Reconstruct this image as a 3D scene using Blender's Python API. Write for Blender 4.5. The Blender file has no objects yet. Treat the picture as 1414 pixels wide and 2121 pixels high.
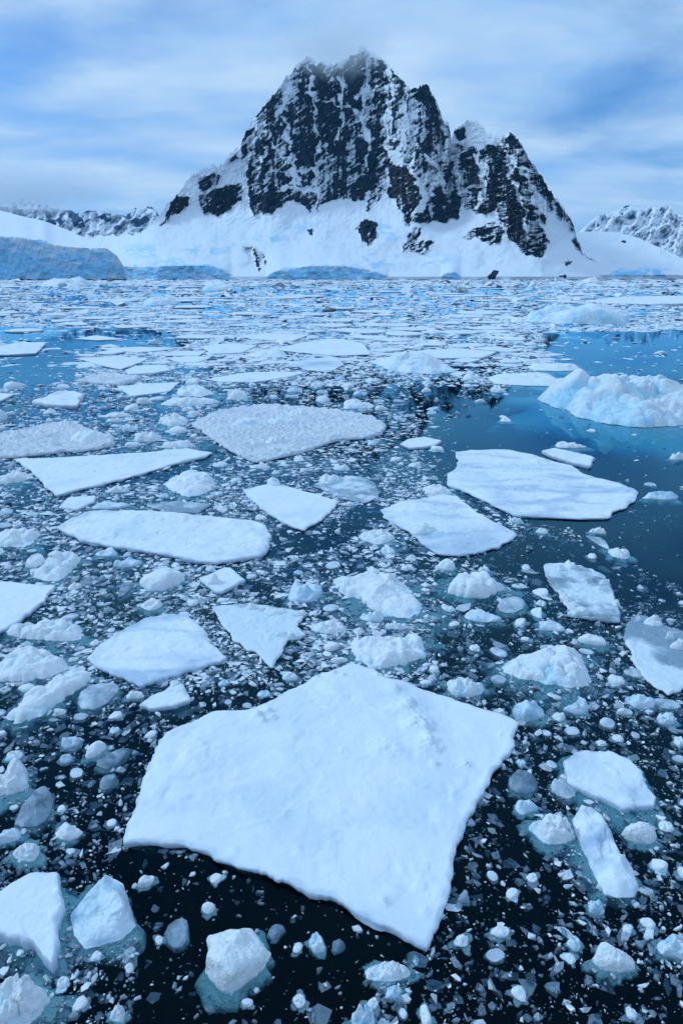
import bpy, math, random, time
import numpy as np
T0 = time.time()
random.seed(7)
R = math.radians
S = bpy.context.scene
COL = S.collection

# ------------------------------------------------------------------ camera
CAM_H = 8.0
F = 1414.0                                   # focal length in photograph pixels (24 mm on 36 mm high sensor)
CX, CY, HORIZON = 707.0, 1060.5, 573.0
PITCH = math.atan((CY - HORIZON) / F)
cam_d = bpy.data.cameras.new('camera')
cam = bpy.data.objects.new('camera', cam_d); COL.objects.link(cam)
cam.location = (0, 0, CAM_H)
cam.rotation_euler = (math.pi / 2 - PITCH, 0, 0)
cam_d.sensor_fit = 'VERTICAL'; cam_d.sensor_height = 36; cam_d.sensor_width = 24; cam_d.lens = 24
cam_d.clip_start = 0.1; cam_d.clip_end = 60000
S.camera = cam

# ------------------------------------------------------------------ world, sun, exposure
SUN_EL, SUN_AZ = 36.0, -74.0                 # azimuth from the view direction (+Y), negative = to the left
sun_dir = np.array([math.sin(R(SUN_AZ)) * math.cos(R(SUN_EL)), math.cos(R(SUN_AZ)) * math.cos(R(SUN_EL)), math.sin(R(SUN_EL))])
W = bpy.data.worlds.new('World'); S.world = W; W.use_nodes = True
nt = W.node_tree; N = nt.nodes; L = nt.links; N.clear()
def nd(tree, t, **kw):
    n = tree.nodes.new(t)
    for k, v in kw.items():
        if k.startswith('i_'):
            key = k[2:]
            n.inputs[int(key) if key.isdigit() else key].default_value = v
        else: setattr(n, k, v)
    return n
out = nd(nt, 'ShaderNodeOutputWorld'); bg = nd(nt, 'ShaderNodeBackground'); bg.inputs['Strength'].default_value = 0.10
sky = nd(nt, 'ShaderNodeTexSky', sky_type='NISHITA', sun_disc=False, sun_elevation=R(SUN_EL), sun_rotation=R(SUN_AZ), altitude=10, air_density=1.0, dust_density=0.4, ozone_density=2.0)
tc = nd(nt, 'ShaderNodeTexCoord'); sep = nd(nt, 'ShaderNodeSeparateXYZ'); L.new(tc.outputs['Generated'], sep.inputs[0])
zc = nd(nt, 'ShaderNodeMath', operation='MAXIMUM'); zc.inputs[1].default_value = 0.0; L.new(sep.outputs[2], zc.inputs[0])
za = nd(nt, 'ShaderNodeMath', operation='ADD'); za.inputs[1].default_value = 0.16; L.new(zc.outputs[0], za.inputs[0])
dx = nd(nt, 'ShaderNodeMath', operation='DIVIDE'); L.new(sep.outputs[0], dx.inputs[0]); L.new(za.outputs[0], dx.inputs[1])
dy = nd(nt, 'ShaderNodeMath', operation='DIVIDE'); L.new(sep.outputs[1], dy.inputs[0]); L.new(za.outputs[0], dy.inputs[1])
cb = nd(nt, 'ShaderNodeCombineXYZ'); L.new(dx.outputs[0], cb.inputs[0]); L.new(dy.outputs[0], cb.inputs[1])
mp = nd(nt, 'ShaderNodeMapping'); mp.inputs['Scale'].default_value = (0.75, 1.15, 1); mp.inputs['Rotation'].default_value = (0, 0, R(0)); mp.inputs['Location'].default_value = (15.3, 3.9, 0); L.new(cb.outputs[0], mp.inputs[0])
n1 = nd(nt, 'ShaderNodeTexNoise'); n1.inputs['Scale'].default_value = 1.15; n1.inputs['Detail'].default_value = 7; n1.inputs['Roughness'].default_value = 0.54; n1.inputs['Distortion'].default_value = 0.35; L.new(mp.outputs[0], n1.inputs['Vector'])
rmp = nd(nt, 'ShaderNodeValToRGB'); rmp.color_ramp.elements[0].position = 0.27; rmp.color_ramp.elements[0].color = (0.04, 0.04, 0.04, 1); rmp.color_ramp.elements[1].position = 0.49; rmp.color_ramp.elements[1].color = (0.96, 0.96, 0.96, 1); L.new(n1.outputs['Fac'], rmp.inputs[0])
n2 = nd(nt, 'ShaderNodeTexNoise'); n2.inputs['Scale'].default_value = 2.3; n2.inputs['Detail'].default_value = 6; L.new(mp.outputs[0], n2.inputs['Vector'])
cr = nd(nt, 'ShaderNodeValToRGB'); cr.color_ramp.elements[0].position = 0.32; cr.color_ramp.elements[1].position = 0.68
cr.color_ramp.elements[0].color = (2.6, 4.9, 8.5, 1); cr.color_ramp.elements[1].color = (5.3, 7.2, 9.2, 1); L.new(n2.outputs['Fac'], cr.inputs[0])
tint = nd(nt, 'ShaderNodeMix', data_type='RGBA', blend_type='MULTIPLY'); tint.inputs[0].default_value = 1; tint.inputs[7].default_value = (0.36, 0.76, 1.25, 1); L.new(sky.outputs[0], tint.inputs[6])
mx = nd(nt, 'ShaderNodeMix', data_type='RGBA'); L.new(rmp.outputs[0], mx.inputs[0]); L.new(tint.outputs[2], mx.inputs[6]); L.new(cr.outputs[0], mx.inputs[7])
L.new(mx.outputs[2], bg.inputs['Color']); L.new(bg.outputs[0], out.inputs['Surface'])

sd = bpy.data.lights.new('sun', 'SUN'); so = bpy.data.objects.new('sun', sd); COL.objects.link(so)
sd.energy = 1.4; sd.angle = R(10); sd.color = (0.64, 0.86, 1.0)
from mathutils import Vector
so.rotation_euler = Vector(sun_dir).to_track_quat('Z', 'Y').to_euler(); so.location = (0, 0, 60)
vs = S.view_settings
vs.view_transform = 'Standard'; vs.look = 'None'; vs.exposure = 0.12; vs.gamma = 1.0; vs.use_curve_mapping = False
S.render.engine = 'CYCLES'
cy = S.cycles
cy.use_denoising = True
cy.max_bounces = 10; cy.diffuse_bounces = 3; cy.glossy_bounces = 3; cy.transmission_bounces = 4; cy.transparent_max_bounces = 12; cy.volume_bounces = 8
cy.caustics_reflective = False; cy.caustics_refractive = False
cy.sample_clamp_indirect = 4.0
cy.volume_step_rate = 2.0; cy.volume_max_steps = 96

# ------------------------------------------------------------------ projection helpers (photo pixel -> point of the place)
CP, SP = math.cos(PITCH), math.sin(PITCH)
def ray(px, py):
    px = np.asarray(px, float); py = np.asarray(py, float)
    xc = (px - CX) / F; yc = (CY - py) / F
    return np.stack([xc + 0 * yc, CP + yc * SP + 0 * xc, -SP + yc * CP + 0 * xc], -1)
def hit(px, py, z=0.0):
    d = ray(px, py); t = (z - CAM_H) / d[..., 2]
    return d[..., :2] * t[..., None]
def project(x, y, z):
    dz = z - CAM_H
    fwd = y * CP - dz * SP; up = y * SP + dz * CP
    return CX + F * x / fwd, CY - F * up / fwd

# ------------------------------------------------------------------ numpy noise
def _h(ix, iy, iz, seed):
    n = (ix.astype(np.int64) * 374761393 + iy.astype(np.int64) * 668265263 + iz.astype(np.int64) * 2147483647 + seed * 1274126177) & 0xFFFFFFFF
    n = ((n ^ (n >> 13)) * 1274126177) & 0xFFFFFFFF
    n = ((n ^ (n >> 16)) * 2246822519) & 0xFFFFFFFF
    n = n ^ (n >> 15)
    return n
_G = np.random.RandomState(3).normal(size=(256, 3)); _G /= np.linalg.norm(_G, axis=1)[:, None]
def perlin(p, seed=0):
    p = np.asarray(p, float)
    if p.shape[-1] == 2: p = np.concatenate([p, np.full(p.shape[:-1] + (1,), 0.37)], -1)
    i = np.floor(p); f = p - i; i = i.astype(np.int64)
    u = f * f * f * (f * (f * 6 - 15) + 10)
    res = 0
    for a in (0, 1):
        wa = u[..., 0] if a else 1 - u[..., 0]
        for b in (0, 1):
            wb = u[..., 1] if b else 1 - u[..., 1]
            for c in (0, 1):
                wc = u[..., 2] if c else 1 - u[..., 2]
                g = _G[_h(i[..., 0] + a, i[..., 1] + b, i[..., 2] + c, seed) & 255]
                res = res + wa * wb * wc * ((f[..., 0] - a) * g[..., 0] + (f[..., 1] - b) * g[..., 1] + (f[..., 2] - c) * g[..., 2])
    return res * 1.5
def fbm(p, octv=4, seed=0, gain=0.5, lac=2.03):
    r = 0; a = 1.0; p = np.asarray(p, float)
    for k in range(octv):
        r = r + a * perlin(p, seed + k * 17); a *= gain; p = p * lac
    return r
def ridged(p, octv=4, seed=0, gain=0.5):
    r = 0; a = 1.0; s = 0; p = np.asarray(p, float)
    for k in range(octv):
        r = r + a * (1 - np.abs(perlin(p, seed + k * 31)) * 1.8); s += a; a *= gain; p = p * 2.07
    return r / s
def smooth(a, b, x):
    t = np.clip((x - a) / (b - a), 0, 1); return t * t * (3 - 2 * t)
def inside(poly, x, y):
    poly = np.asarray(poly, float); c = np.zeros(x.shape, bool); n = len(poly)
    for i in range(n):
        x1, y1 = poly[i]; x2, y2 = poly[(i + 1) % n]
        if y1 == y2: continue
        m = ((y1 > y) != (y2 > y)) & (x < (x2 - x1) * (y - y1) / (y2 - y1) + x1)
        c ^= m
    return c
def sdist(poly, x, y, closed=True):
    """signed distance, positive inside (closed) / plain distance to a line"""
    poly = np.asarray(poly, float); n = len(poly); d = np.full(x.shape, 1e9)
    for i in range(n if closed else n - 1):
        x1, y1 = poly[i]; x2, y2 = poly[(i + 1) % n]
        ex, ey = x2 - x1, y2 - y1
        t = np.clip(((x - x1) * ex + (y - y1) * ey) / (ex * ex + ey * ey + 1e-9), 0, 1)
        d = np.minimum(d, np.hypot(x - x1 - t * ex, y - y1 - t * ey))
    if not closed: return d
    return np.where(inside(poly, x, y), d, -d)

# ------------------------------------------------------------------ mesh helpers
def make_mesh(name, V, quads=None, tris=None, mat=None, smooth_shade=True, attrs=None):
    me = bpy.data.meshes.new(name)
    loops = []; starts = []; k = 0
    q = np.zeros((0, 4), int) if quads is None else np.asarray(quads).reshape(-1, 4)
    t = np.zeros((0, 3), int) if tris is None else np.asarray(tris).reshape(-1, 3)
    li = np.concatenate([q.ravel(), t.ravel()]).astype(np.int32)
    st = np.concatenate([np.arange(len(q)) * 4, len(q) * 4 + np.arange(len(t)) * 3]).astype(np.int32)
    me.vertices.add(len(V)); me.vertices.foreach_set('co', np.asarray(V, np.float32).ravel())
    me.loops.add(len(li)); me.loops.foreach_set('vertex_index', li)
    me.polygons.add(len(st)); me.polygons.foreach_set('loop_start', st)
    me.polygons.foreach_set('use_smooth', np.full(len(st), smooth_shade, bool))
    for an, av in (attrs or {}).items():
        a = me.attributes.new(an, 'FLOAT', 'POINT'); a.data.foreach_set('value', np.asarray(av, np.float32).ravel())
    me.update(calc_edges=True); me.validate()
    if mat: me.materials.append(mat)
    return me
def link(name, me, parent=None, loc=(0, 0, 0), **props):
    o = bpy.data.objects.new(name, me); COL.objects.link(o); o.location = loc
    if parent: o.parent = parent
    for k, v in props.items():
        if v: o[k] = v
    return o
def grid_quads(nu, nv, off=0):
    i = np.arange(nu - 1)[:, None] * nv + np.arange(nv - 1)[None, :] + off
    return np.stack([i, i + nv, i + nv + 1, i + 1], -1).reshape(-1, 4)

# ------------------------------------------------------------------ materials
def new_mat(name):
    m = bpy.data.materials.new(name); m.use_nodes = True; m.node_tree.nodes.clear(); return m, m.node_tree
def ramp(t, fac, stops):
    r = nd(t, 'ShaderNodeValToRGB'); e = r.color_ramp.elements
    while len(e) < len(stops): e.new(0.5)
    for el, (p, c) in zip(e, stops):
        el.position = p; el.color = (c, c, c, 1) if not hasattr(c, '__len__') else (*c, 1)
    t.links.new(fac, r.inputs[0]); return r.outputs[0]
def noise(t, vec, scale, detail=4, rough=0.5, dist=0.0):
    n = nd(t, 'ShaderNodeTexNoise'); n.inputs['Scale'].default_value = scale; n.inputs['Detail'].default_value = detail
    n.inputs['Roughness'].default_value = rough; n.inputs['Distortion'].default_value = dist
    if vec is not None: t.links.new(vec, n.inputs['Vector'])
    return n.outputs['Fac']
def mixc(t, fac, a, b, blend='MIX'):
    m = nd(t, 'ShaderNodeMix', data_type='RGBA', blend_type=blend)
    for s, v in ((0, fac), (6, a), (7, b)):
        if hasattr(v, 'is_linked'): t.links.new(v, m.inputs[s])
        elif s == 0: m.inputs[0].default_value = v
        else: m.inputs[s].default_value = (*v, 1)
    return m.outputs[2]
def math_(t, op, a, b=None, c=None):
    m = nd(t, 'ShaderNodeMath', operation=op)
    for s, v in enumerate((a, b, c)):
        if v is None: continue
        if hasattr(v, 'is_linked'): t.links.new(v, m.inputs[s])
        else: m.inputs[s].default_value = v
    return m.outputs[0]
def bump(t, h, strength, dist, prev=None):
    b = nd(t, 'ShaderNodeBump'); b.inputs['Strength'].default_value = strength; b.inputs['Distance'].default_value = dist
    t.links.new(h, b.inputs['Height'])
    if prev is not None: t.links.new(prev, b.inputs['Normal'])
    return b.outputs[0]
def geo_pos(t): return nd(t, 'ShaderNodeNewGeometry').outputs['Position']
def mapped(t, vec, scale=(1, 1, 1), rot=(0, 0, 0)):
    m = nd(t, 'ShaderNodeMapping'); m.inputs['Scale'].default_value = scale; m.inputs['Rotation'].default_value = rot
    t.links.new(vec, m.inputs[0]); return m.outputs[0]
def attr(t, name):
    return nd(t, 'ShaderNodeAttribute', attribute_name=name).outputs['Fac']
def principled(t, col, rough, spec=0.3, normal=None, sss=0.0, sss_r=(0.05, 0.1, 0.16), sss_scale=1.0):
    p = nd(t, 'ShaderNodeBsdfPrincipled')
    for key, v in (('Base Color', col), ('Roughness', rough), ('Specular IOR Level', spec)):
        if hasattr(v, 'is_linked'): t.links.new(v, p.inputs[key])
        elif key == 'Base Color': p.inputs[key].default_value = (*v, 1)
        else: p.inputs[key].default_value = v
    if sss:
        p.inputs['Subsurface Weight'].default_value = sss; p.inputs['Subsurface Radius'].default_value = sss_r; p.inputs['Subsurface Scale'].default_value = sss_scale
    if normal is not None: t.links.new(normal, p.inputs['Normal'])
    return p.outputs[0]
def finish(t, sh):
    o = nd(t, 'ShaderNodeOutputMaterial'); t.links.new(sh, o.inputs['Surface'])

SNOW = (0.86, 0.90, 0.95)
def snow_mat(name, patch=0.0, gran=0.0, stretch=1.0):
    m, t = new_mat(name); P = geo_pos(t)
    fine = noise(t, P, 26, 5, 0.65); mid = noise(t, P, 5, 4, 0.6, 0.4); big = noise(t, P, 0.9, 3, 0.5, 0.5)
    col = mixc(t, ramp(t, big, [(0.35, 0.0), (0.7, 1.0)]), (0.84, 0.89, 0.95), (0.88, 0.91, 0.94))
    if patch:
        pn = noise(t, mapped(t, P, (0.35 * stretch, 0.9, 1)), 0.9, 5, 0.6, 0.6)
        col = mixc(t, ramp(t, pn, [(0.47, 0.0), (0.62, patch)]), col, (0.42, 0.55, 0.70))
    col = mixc(t, ramp(t, noise(t, P, 60, 3, 0.7), [(0.35, 0.0), (0.65, 1.0)]), col, (0.93, 0.95, 0.97), 'MULTIPLY')
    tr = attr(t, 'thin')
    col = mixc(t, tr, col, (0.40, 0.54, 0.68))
    nb = bump(t, mid, 0.3 if not gran else 0.9, 0.05 if not gran else 0.13); nb = bump(t, fine, 0.5 if not gran else 1.0, 0.012 if not gran else 0.04, nb)
    finish(t, principled(t, col, 0.75, 0.25, nb))
    return m
def chunk_mat(name, base, deep, rough, bumpd=0.03, midsc=6):
    """bergy ice: white crust on the outside, bluer compact ice where attr 'thin' is high"""
    m, t = new_mat(name); P = geo_pos(t)
    mid = noise(t, P, midsc, 5, 0.65, 0.3); fine = noise(t, P, 30, 4, 0.6)
    inf = nd(t, 'ShaderNodeObjectInfo').outputs['Random']
    f = math_(t, 'ADD', attr(t, 'thin'), math_(t, 'MULTIPLY', math_(t, 'SUBTRACT', mid, 0.5), 1.1))
    f = math_(t, 'ADD', f, math_(t, 'MULTIPLY', math_(t, 'SUBTRACT', inf, 0.5), 0.25))
    col = mixc(t, ramp(t, f, [(0.1, 0.0), (0.8, 1.0)]), base, deep)
    nb = bump(t, mid, 0.7, 0.54 / midsc); nb = bump(t, fine, 0.6, bumpd, nb)
    finish(t, principled(t, col, rough, 0.35, nb))
    return m
def glaze_mat(name, c0, c1, opac):
    m, t = new_mat(name); P = geo_pos(t)
    mid = noise(t, P, 3.2, 5, 0.62, 0.6); fine = noise(t, P, 24, 4, 0.6)
    f = math_(t, 'ADD', attr(t, 'thin'), math_(t, 'MULTIPLY', math_(t, 'SUBTRACT', mid, 0.5), 1.5))
    fr = ramp(t, f, [(0.15, 0.0), (0.75, 1.0)])
    col = mixc(t, fr, c0, c1)
    nb = bump(t, mid, 0.3, 0.04); nb = bump(t, fine, 0.35, 0.01, nb)
    p = principled(t, col, ramp(t, fr, [(0, 0.7), (1, 0.25)]), 0.4, nb)
    tr = nd(t, 'ShaderNodeBsdfTransparent'); tr.inputs[0].default_value = (0.75, 0.88, 0.95, 1)
    mx = nd(t, 'ShaderNodeMixShader'); t.links.new(ramp(t, fr, [(0, 0.0), (1, 1 - opac)]), mx.inputs[0]); t.links.new(p, mx.inputs[1]); t.links.new(tr.outputs[0], mx.inputs[2])
    finish(t, mx.outputs[0]); return m
M = {}
M['slab'] = snow_mat('snow_covered_floe')
M['patchy'] = snow_mat('wind_scoured_snow', patch=0.75)
M['slush'] = snow_mat('granular_slush', gran=1.0)
M['chunk'] = chunk_mat('white_bergy_ice', (0.87, 0.91, 0.94), (0.40, 0.72, 0.88), 0.6)
M['berg'] = chunk_mat('iceberg_ice', (0.86, 0.91, 0.95), (0.34, 0.70, 0.90), 0.6, 0.05, 1.8)
M['foot'] = chunk_mat('submerged_ice', (0.62, 0.92, 0.94), (0.34, 0.80, 0.88), 0.5, 0.02, 3)
M['growler'] = chunk_mat('smooth_blue_ice', (0.72, 0.83, 0.91), (0.42, 0.66, 0.82), 0.3, 0.006)
M['glaze'] = glaze_mat('bare_wet_ice', (0.70, 0.79, 0.87), (0.36, 0.49, 0.60), 0.70)
M['clear'] = glaze_mat('clear_ice', (0.42, 0.53, 0.63), (0.20, 0.30, 0.40), 0.45)

def brash_mat():
    m, t = new_mat('brash_ice_fragments'); P = geo_pos(t)
    tone = attr(t, 'tone'); n = noise(t, P, 14, 4, 0.6)
    f = math_(t, 'ADD', tone, math_(t, 'MULTIPLY', math_(t, 'SUBTRACT', n, 0.5), 0.5))
    col = mixc(t, ramp(t, f, [(0.1, 0.0), (0.9, 1.0)]), (0.16, 0.28, 0.38), (0.84, 0.89, 0.94))
    p = principled(t, col, 0.45, 0.4, bump(t, n, 0.4, 0.02))
    tr = nd(t, 'ShaderNodeBsdfTransparent'); tr.inputs[0].default_value = (0.7, 0.86, 0.95, 1)
    mx = nd(t, 'ShaderNodeMixShader'); t.links.new(ramp(t, f, [(0.05, 0.7), (0.65, 0.0)]), mx.inputs[0]); t.links.new(p, mx.inputs[1]); t.links.new(tr.outputs[0], mx.inputs[2])
    finish(t, mx.outputs[0]); return m
M['brash'] = brash_mat()

def mountain_mat(name, fine_scale, rockA, rockB, rough_amp=0.55, iceC=(0.28, 0.68, 0.96)):
    m, t = new_mat(name); P = geo_pos(t)
    fr = noise(t, P, fine_scale, 5, 0.65)
    rk = math_(t, 'ADD', attr(t, 'rock'), math_(t, 'MULTIPLY', math_(t, 'SUBTRACT', fr, 0.5), rough_amp))
    rf = ramp(t, rk, [(0.44, 0.0), (0.54, 1.0)])
    rn = noise(t, mapped(t, P, (1, 1, 0.35)), fine_scale * 0.8, 5, 0.65)
    rcol = mixc(t, ramp(t, rn, [(0.3, 0), (0.75, 1)]), rockA, rockB)
    rcol = mixc(t, attr(t, 'brown'), rcol, (0.045, 0.026, 0.022))
    icf = math_(t, 'ADD', attr(t, 'ice'), math_(t, 'MULTIPLY', math_(t, 'SUBTRACT', fr, 0.5), 0.35))
    ic = ramp(t, icf, [(0.12, 0.0), (1.05, 1.0)])
    scol = mixc(t, ic, (0.86, 0.90, 0.95), iceC)
    col = mixc(t, rf, scol, rcol)
    nb = bump(t, rn, 0.6, 5.0 * 0.06 / fine_scale); t.links.new(math_(t, 'MULTIPLY_ADD', rf, 0.62, 0.05), nb.node.inputs['Strength'])
    finish(t, principled(t, col, 0.8, 0.15, nb)); return m
M['mountain'] = mountain_mat('rock_and_snow', 0.11, (0.003, 0.009, 0.018), (0.018, 0.046, 0.075))
M['range'] = mountain_mat('haze_tinted_rock_and_snow', 0.02, (0.012, 0.045, 0.13), (0.035, 0.085, 0.18), 0.3)  # both rock colours have the blue of distance haze painted in
M['headland'] = mountain_mat('glacier_ice_and_snow', 0.06, (0.004, 0.012, 0.02), (0.02, 0.04, 0.05), 0.55, (0.33, 0.68, 0.95))

def water_mat():
    m, t = new_mat('sea_water'); P = geo_pos(t)
    w1 = noise(t, mapped(t, P, (1, 1.6, 1), (0, 0, 0.3)), 1.4, 3, 0.5); w2 = noise(t, P, 0.12, 3, 0.5)
    nb = bump(t, w1, 0.10, 0.008); nb = bump(t, w2, 0.06, 0.04, nb)
    fz = nd(t, 'ShaderNodeFresnel'); fz.inputs['IOR'].default_value = 1.36; t.links.new(nb, fz.inputs['Normal'])
    gl = nd(t, 'ShaderNodeBsdfGlossy'); gl.inputs['Roughness'].default_value = 0.03; t.links.new(nb, gl.inputs['Normal'])
    gl.inputs['Color'].default_value = (0.26, 0.72, 1, 1)
    tr = nd(t, 'ShaderNodeBsdfTransparent')
    fac = math_(t, 'MULTIPLY_ADD', fz.outputs[0], 1.22, -0.019); fac.node.use_clamp = True
    mx = nd(t, 'ShaderNodeMixShader'); t.links.new(fac, mx.inputs[0]); t.links.new(tr.outputs[0], mx.inputs[1]); t.links.new(gl.outputs[0], mx.inputs[2])
    o = nd(t, 'ShaderNodeOutputMaterial'); t.links.new(mx.outputs[0], o.inputs['Surface'])
    va = nd(t, 'ShaderNodeVolumeAbsorption'); va.inputs['Color'].default_value = (0.05, 0.74, 0.84, 1); va.inputs['Density'].default_value = 1.1
    t.links.new(va.outputs[0], o.inputs['Volume'])
    return m
M['water'] = water_mat()
m, t = new_mat('dark_seabed'); finish(t, principled(t, (0.01, 0.02, 0.03), 0.9, 0.1)); M['seabed'] = m

# ------------------------------------------------------------------ water
def box_mesh(name, x0, x1, y0, y1, z0, z1, mat):
    V = [(x, y, z) for x in (x0, x1) for y in (y0, y1) for z in (z0, z1)]
    Q = [(0, 1, 3, 2), (4, 6, 7, 5), (0, 4, 5, 1), (2, 3, 7, 6), (0, 2, 6, 4), (1, 5, 7, 3)]
    return make_mesh(name, V, Q, mat=mat, smooth_shade=False)
link('water', box_mesh('water', -14000, 14000, -400, 14000, -29, 0, M['water']), kind='structure')
link('seabed', box_mesh('seabed', -14100, 14100, -500, 14100, -29.6, -28, M['seabed']), kind='structure')
#ICE_BEGIN

# ------------------------------------------------------------------ mountains
def interp(pts, x):
    pts = np.asarray(pts, float); return np.interp(x, pts[:, 0], pts[:, 1])
def sinterp(pts, x, w=22):
    r = 0; ws = 0
    for o in np.linspace(-2, 2, 9):
        g = math.exp(-o * o / 1.6); r = r + g * interp(pts, x + o * w * 0.5); ws += g
    return r / ws
def relief(name, px0, px1, nu, nv, ridge, depth_fn, disp_fn, attr_fn, mat, q0=-9.0, jag=(0, 0), back=(400, 0.8), smooth_ridge=False, **props):
    """Terrain sheet from the shore up to its ridge and down behind it. Columns fan out from the bay, every row at its own real depth."""
    px = np.linspace(px0, px1, nu); rp = interp(ridge, px)
    if jag[0]: rp = rp + jag[0] * fbm(np.stack([px / jag[1], px * 0], -1), 5, 77, 0.6)
    q_top = HORIZON - rp
    s = np.linspace(0, 1, nv)
    PX = np.repeat(px[:, None], nv, 1); Q = q0 + (q_top[:, None] - q0) * s[None, :]
    PY = HORIZON - Q
    D = depth_fn(PX, Q) + disp_fn(PX, PY, Q, s[None, :])
    d = ray(PX, PY); P = d * (D / d[..., 1])[..., None]; P[..., 2] += CAM_H
    A = attr_fn(PX, PY, Q, P)
    nb = 10; B = []
    for k in range(1, nb):
        b = P[:, -1].copy(); f = k / (nb - 1)
        b[:, 1] += back[0] * f; b[:, 0] *= 1 + 0.0 * f
        b[:, 2] = b[:, 2] * (1 - back[1] * f ** 1.2) - 12 * f
        B.append(b)
    B = np.stack(B, 1); P2 = np.concatenate([P, B], 1)
    at = {k: np.concatenate([v, np.repeat(v[:, -1:] * 0.6, nb - 1, 1)], 1) for k, v in A.items()}
    for k in ('rock', 'ice', 'brown'):
        at.setdefault(k, np.zeros(P2.shape[:2]))
    me = make_mesh(name, P2.reshape(-1, 3), grid_quads(nu, nv + nb - 1), mat=mat, attrs=at)
    return link(name, me, **props)

RIDGE = [(90, 500), (150, 492), (210, 488), (262, 486), (300, 480), (322, 459), (337, 433), (361, 411), (373, 393), (388, 370), (407, 354), (432, 345), (462, 337), (476, 319), (499, 301), (510, 268), (528, 242), (550, 216), (565, 194), (587, 168), (605, 146), (624, 124), (635, 113), (653, 124), (686, 133), (716, 122), (741, 104), (752, 94), (767, 106), (789, 120), (805, 135), (816, 146), (836, 165), (844, 180), (857, 182), (879, 171), (888, 176), (897, 194), (903, 209), (912, 231), (919, 255), (928, 255), (934, 286), (939, 271), (956, 258), (967, 251), (985, 249), (1000, 260), (1009, 279), (1030, 278), (1059, 271), (1074, 286), (1081, 301), (1088, 312), (1099, 334), (1114, 356), (1132, 382), (1147, 407), (1169, 433), (1184, 459), (1191, 481), (1199, 503), (1206, 524), (1240, 545), (1290, 560), (1340, 572), (1400, 585)]
BASE = [(90, 480), (300, 470), (340, 462), (400, 440), (465, 430), (500, 412), (540, 430), (575, 420), (650, 428), (745, 410), (800, 395), (850, 462), (930, 470), (960, 450), (1030, 455), (1100, 520), (1135, 530), (1170, 480), (1204, 525), (1300, 560), (1400, 590)]
FRONT = [(90, 545), (235, 552), (262, 550), (330, 552), (335, 549), (440, 548), (470, 560), (485, 577), (545, 577), (565, 560), (600, 556), (640, 549), (700, 548), (760, 556), (800, 567), (815, 577), (900, 579), (925, 562), (945, 558), (955, 576), (1100, 580), (1400, 580)]
ROCK = [
 (0.85, [(640, 178), (700, 165), (780, 130), (798, 150), (805, 220), (795, 300), (775, 380), (748, 412), (690, 415), (655, 435), (620, 418), (585, 420), (557, 443), (522, 447), (512, 425), (508, 388), (515, 340), (532, 300), (560, 262), (590, 222), (620, 195)]),
 (0.72, [(640, 128), (690, 142), (715, 128), (750, 102), (800, 135), (804, 185), (640, 185)]),
 (0.47, [(508, 305), (526, 245), (560, 205), (600, 150), (640, 118), (645, 175), (612, 205), (565, 250), (525, 325)]),
 (0.90, [(362, 404), (385, 411), (388, 429), (366, 448), (335, 464), (348, 433)]),
 (0.90, [(421, 440), (458, 444), (488, 422), (499, 400), (495, 382), (465, 385), (429, 400), (410, 418)]),
 (0.85, [(407, 385), (425, 396), (447, 382), (460, 363), (421, 363)]),
 (0.85, [(470, 341), (493, 326), (486, 318)]),
 (0.72, [(500, 300), (512, 268), (522, 270), (512, 300), (505, 330)]),
 (0.50, [(800, 135), (850, 178), (905, 215), (932, 290), (905, 330), (850, 335), (798, 300)]),
 (0.82, [(858, 186), (885, 172), (900, 205), (920, 260), (915, 292), (886, 312), (870, 300), (878, 250), (865, 215)]),
 (0.92, [(919, 258), (930, 258), (934, 285), (918, 300), (905, 318)]),
 (0.90, [(940, 272), (957, 258), (965, 285), (948, 290)]),
 (0.95, [(807, 337), (849, 337), (853, 360), (860, 382), (871, 411), (860, 433), (849, 466), (838, 462), (831, 437), (809, 404)]),
 (0.88, [(893, 400), (949, 388), (958, 422), (949, 451), (927, 459), (897, 462), (860, 466), (857, 459), (888, 425)]),
 (0.42, [(850, 335), (930, 300), (962, 300), (950, 395), (890, 402), (868, 385)]),
 (0.50, [(765, 390), (800, 300), (812, 330), (808, 400), (780, 420), (758, 440)]),
 (0.80, [(958, 308), (1037, 301), (1059, 276), (1081, 301), (1077, 330), (1092, 360), (1103, 411), (1110, 448), (1131, 503), (1121, 534), (1103, 529), (1070, 507), (1044, 485), (1041, 470), (1022, 433), (1007, 444), (971, 437), (958, 404), (943, 345)]),
 (0.80, [(1059, 276), (1081, 304), (1118, 360), (1169, 435), (1193, 481), (1173, 464), (1140, 435), (1121, 406), (1096, 371), (1079, 337)]),
 (0.9, [(1186, 503), (1195, 494), (1206, 525), (1188, 510)]),
 (0.8, [(1106, 430), (1132, 445), (1128, 460), (1110, 455)]),
 (0.72, [(960, 496), (978, 477), (1015, 459), (1043, 462), (1041, 494), (1007, 503), (985, 492)]),
 (0.58, [(833, 520), (852, 480), (866, 470), (868, 500), (905, 505), (870, 521)]),
 (0.9, [(741, 475), (756, 451), (782, 468), (782, 488), (762, 514), (746, 494)]),
 (0.9, [(638, 476), (648, 472), (648, 488), (642, 486)]),
 (0.42, [(500, 512), (530, 512), (552, 545), (535, 562), (520, 535)]),
 (0.95, [(1008, 572), (1020, 561), (1031, 562), (1024, 575), (1012, 577)]),
 (0.8, [(1168, 543), (1190, 541), (1182, 548), (1172, 552)]),
 (0.8, [(1155, 571), (1172, 571), (1170, 577), (1160, 577)]),
]
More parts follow.
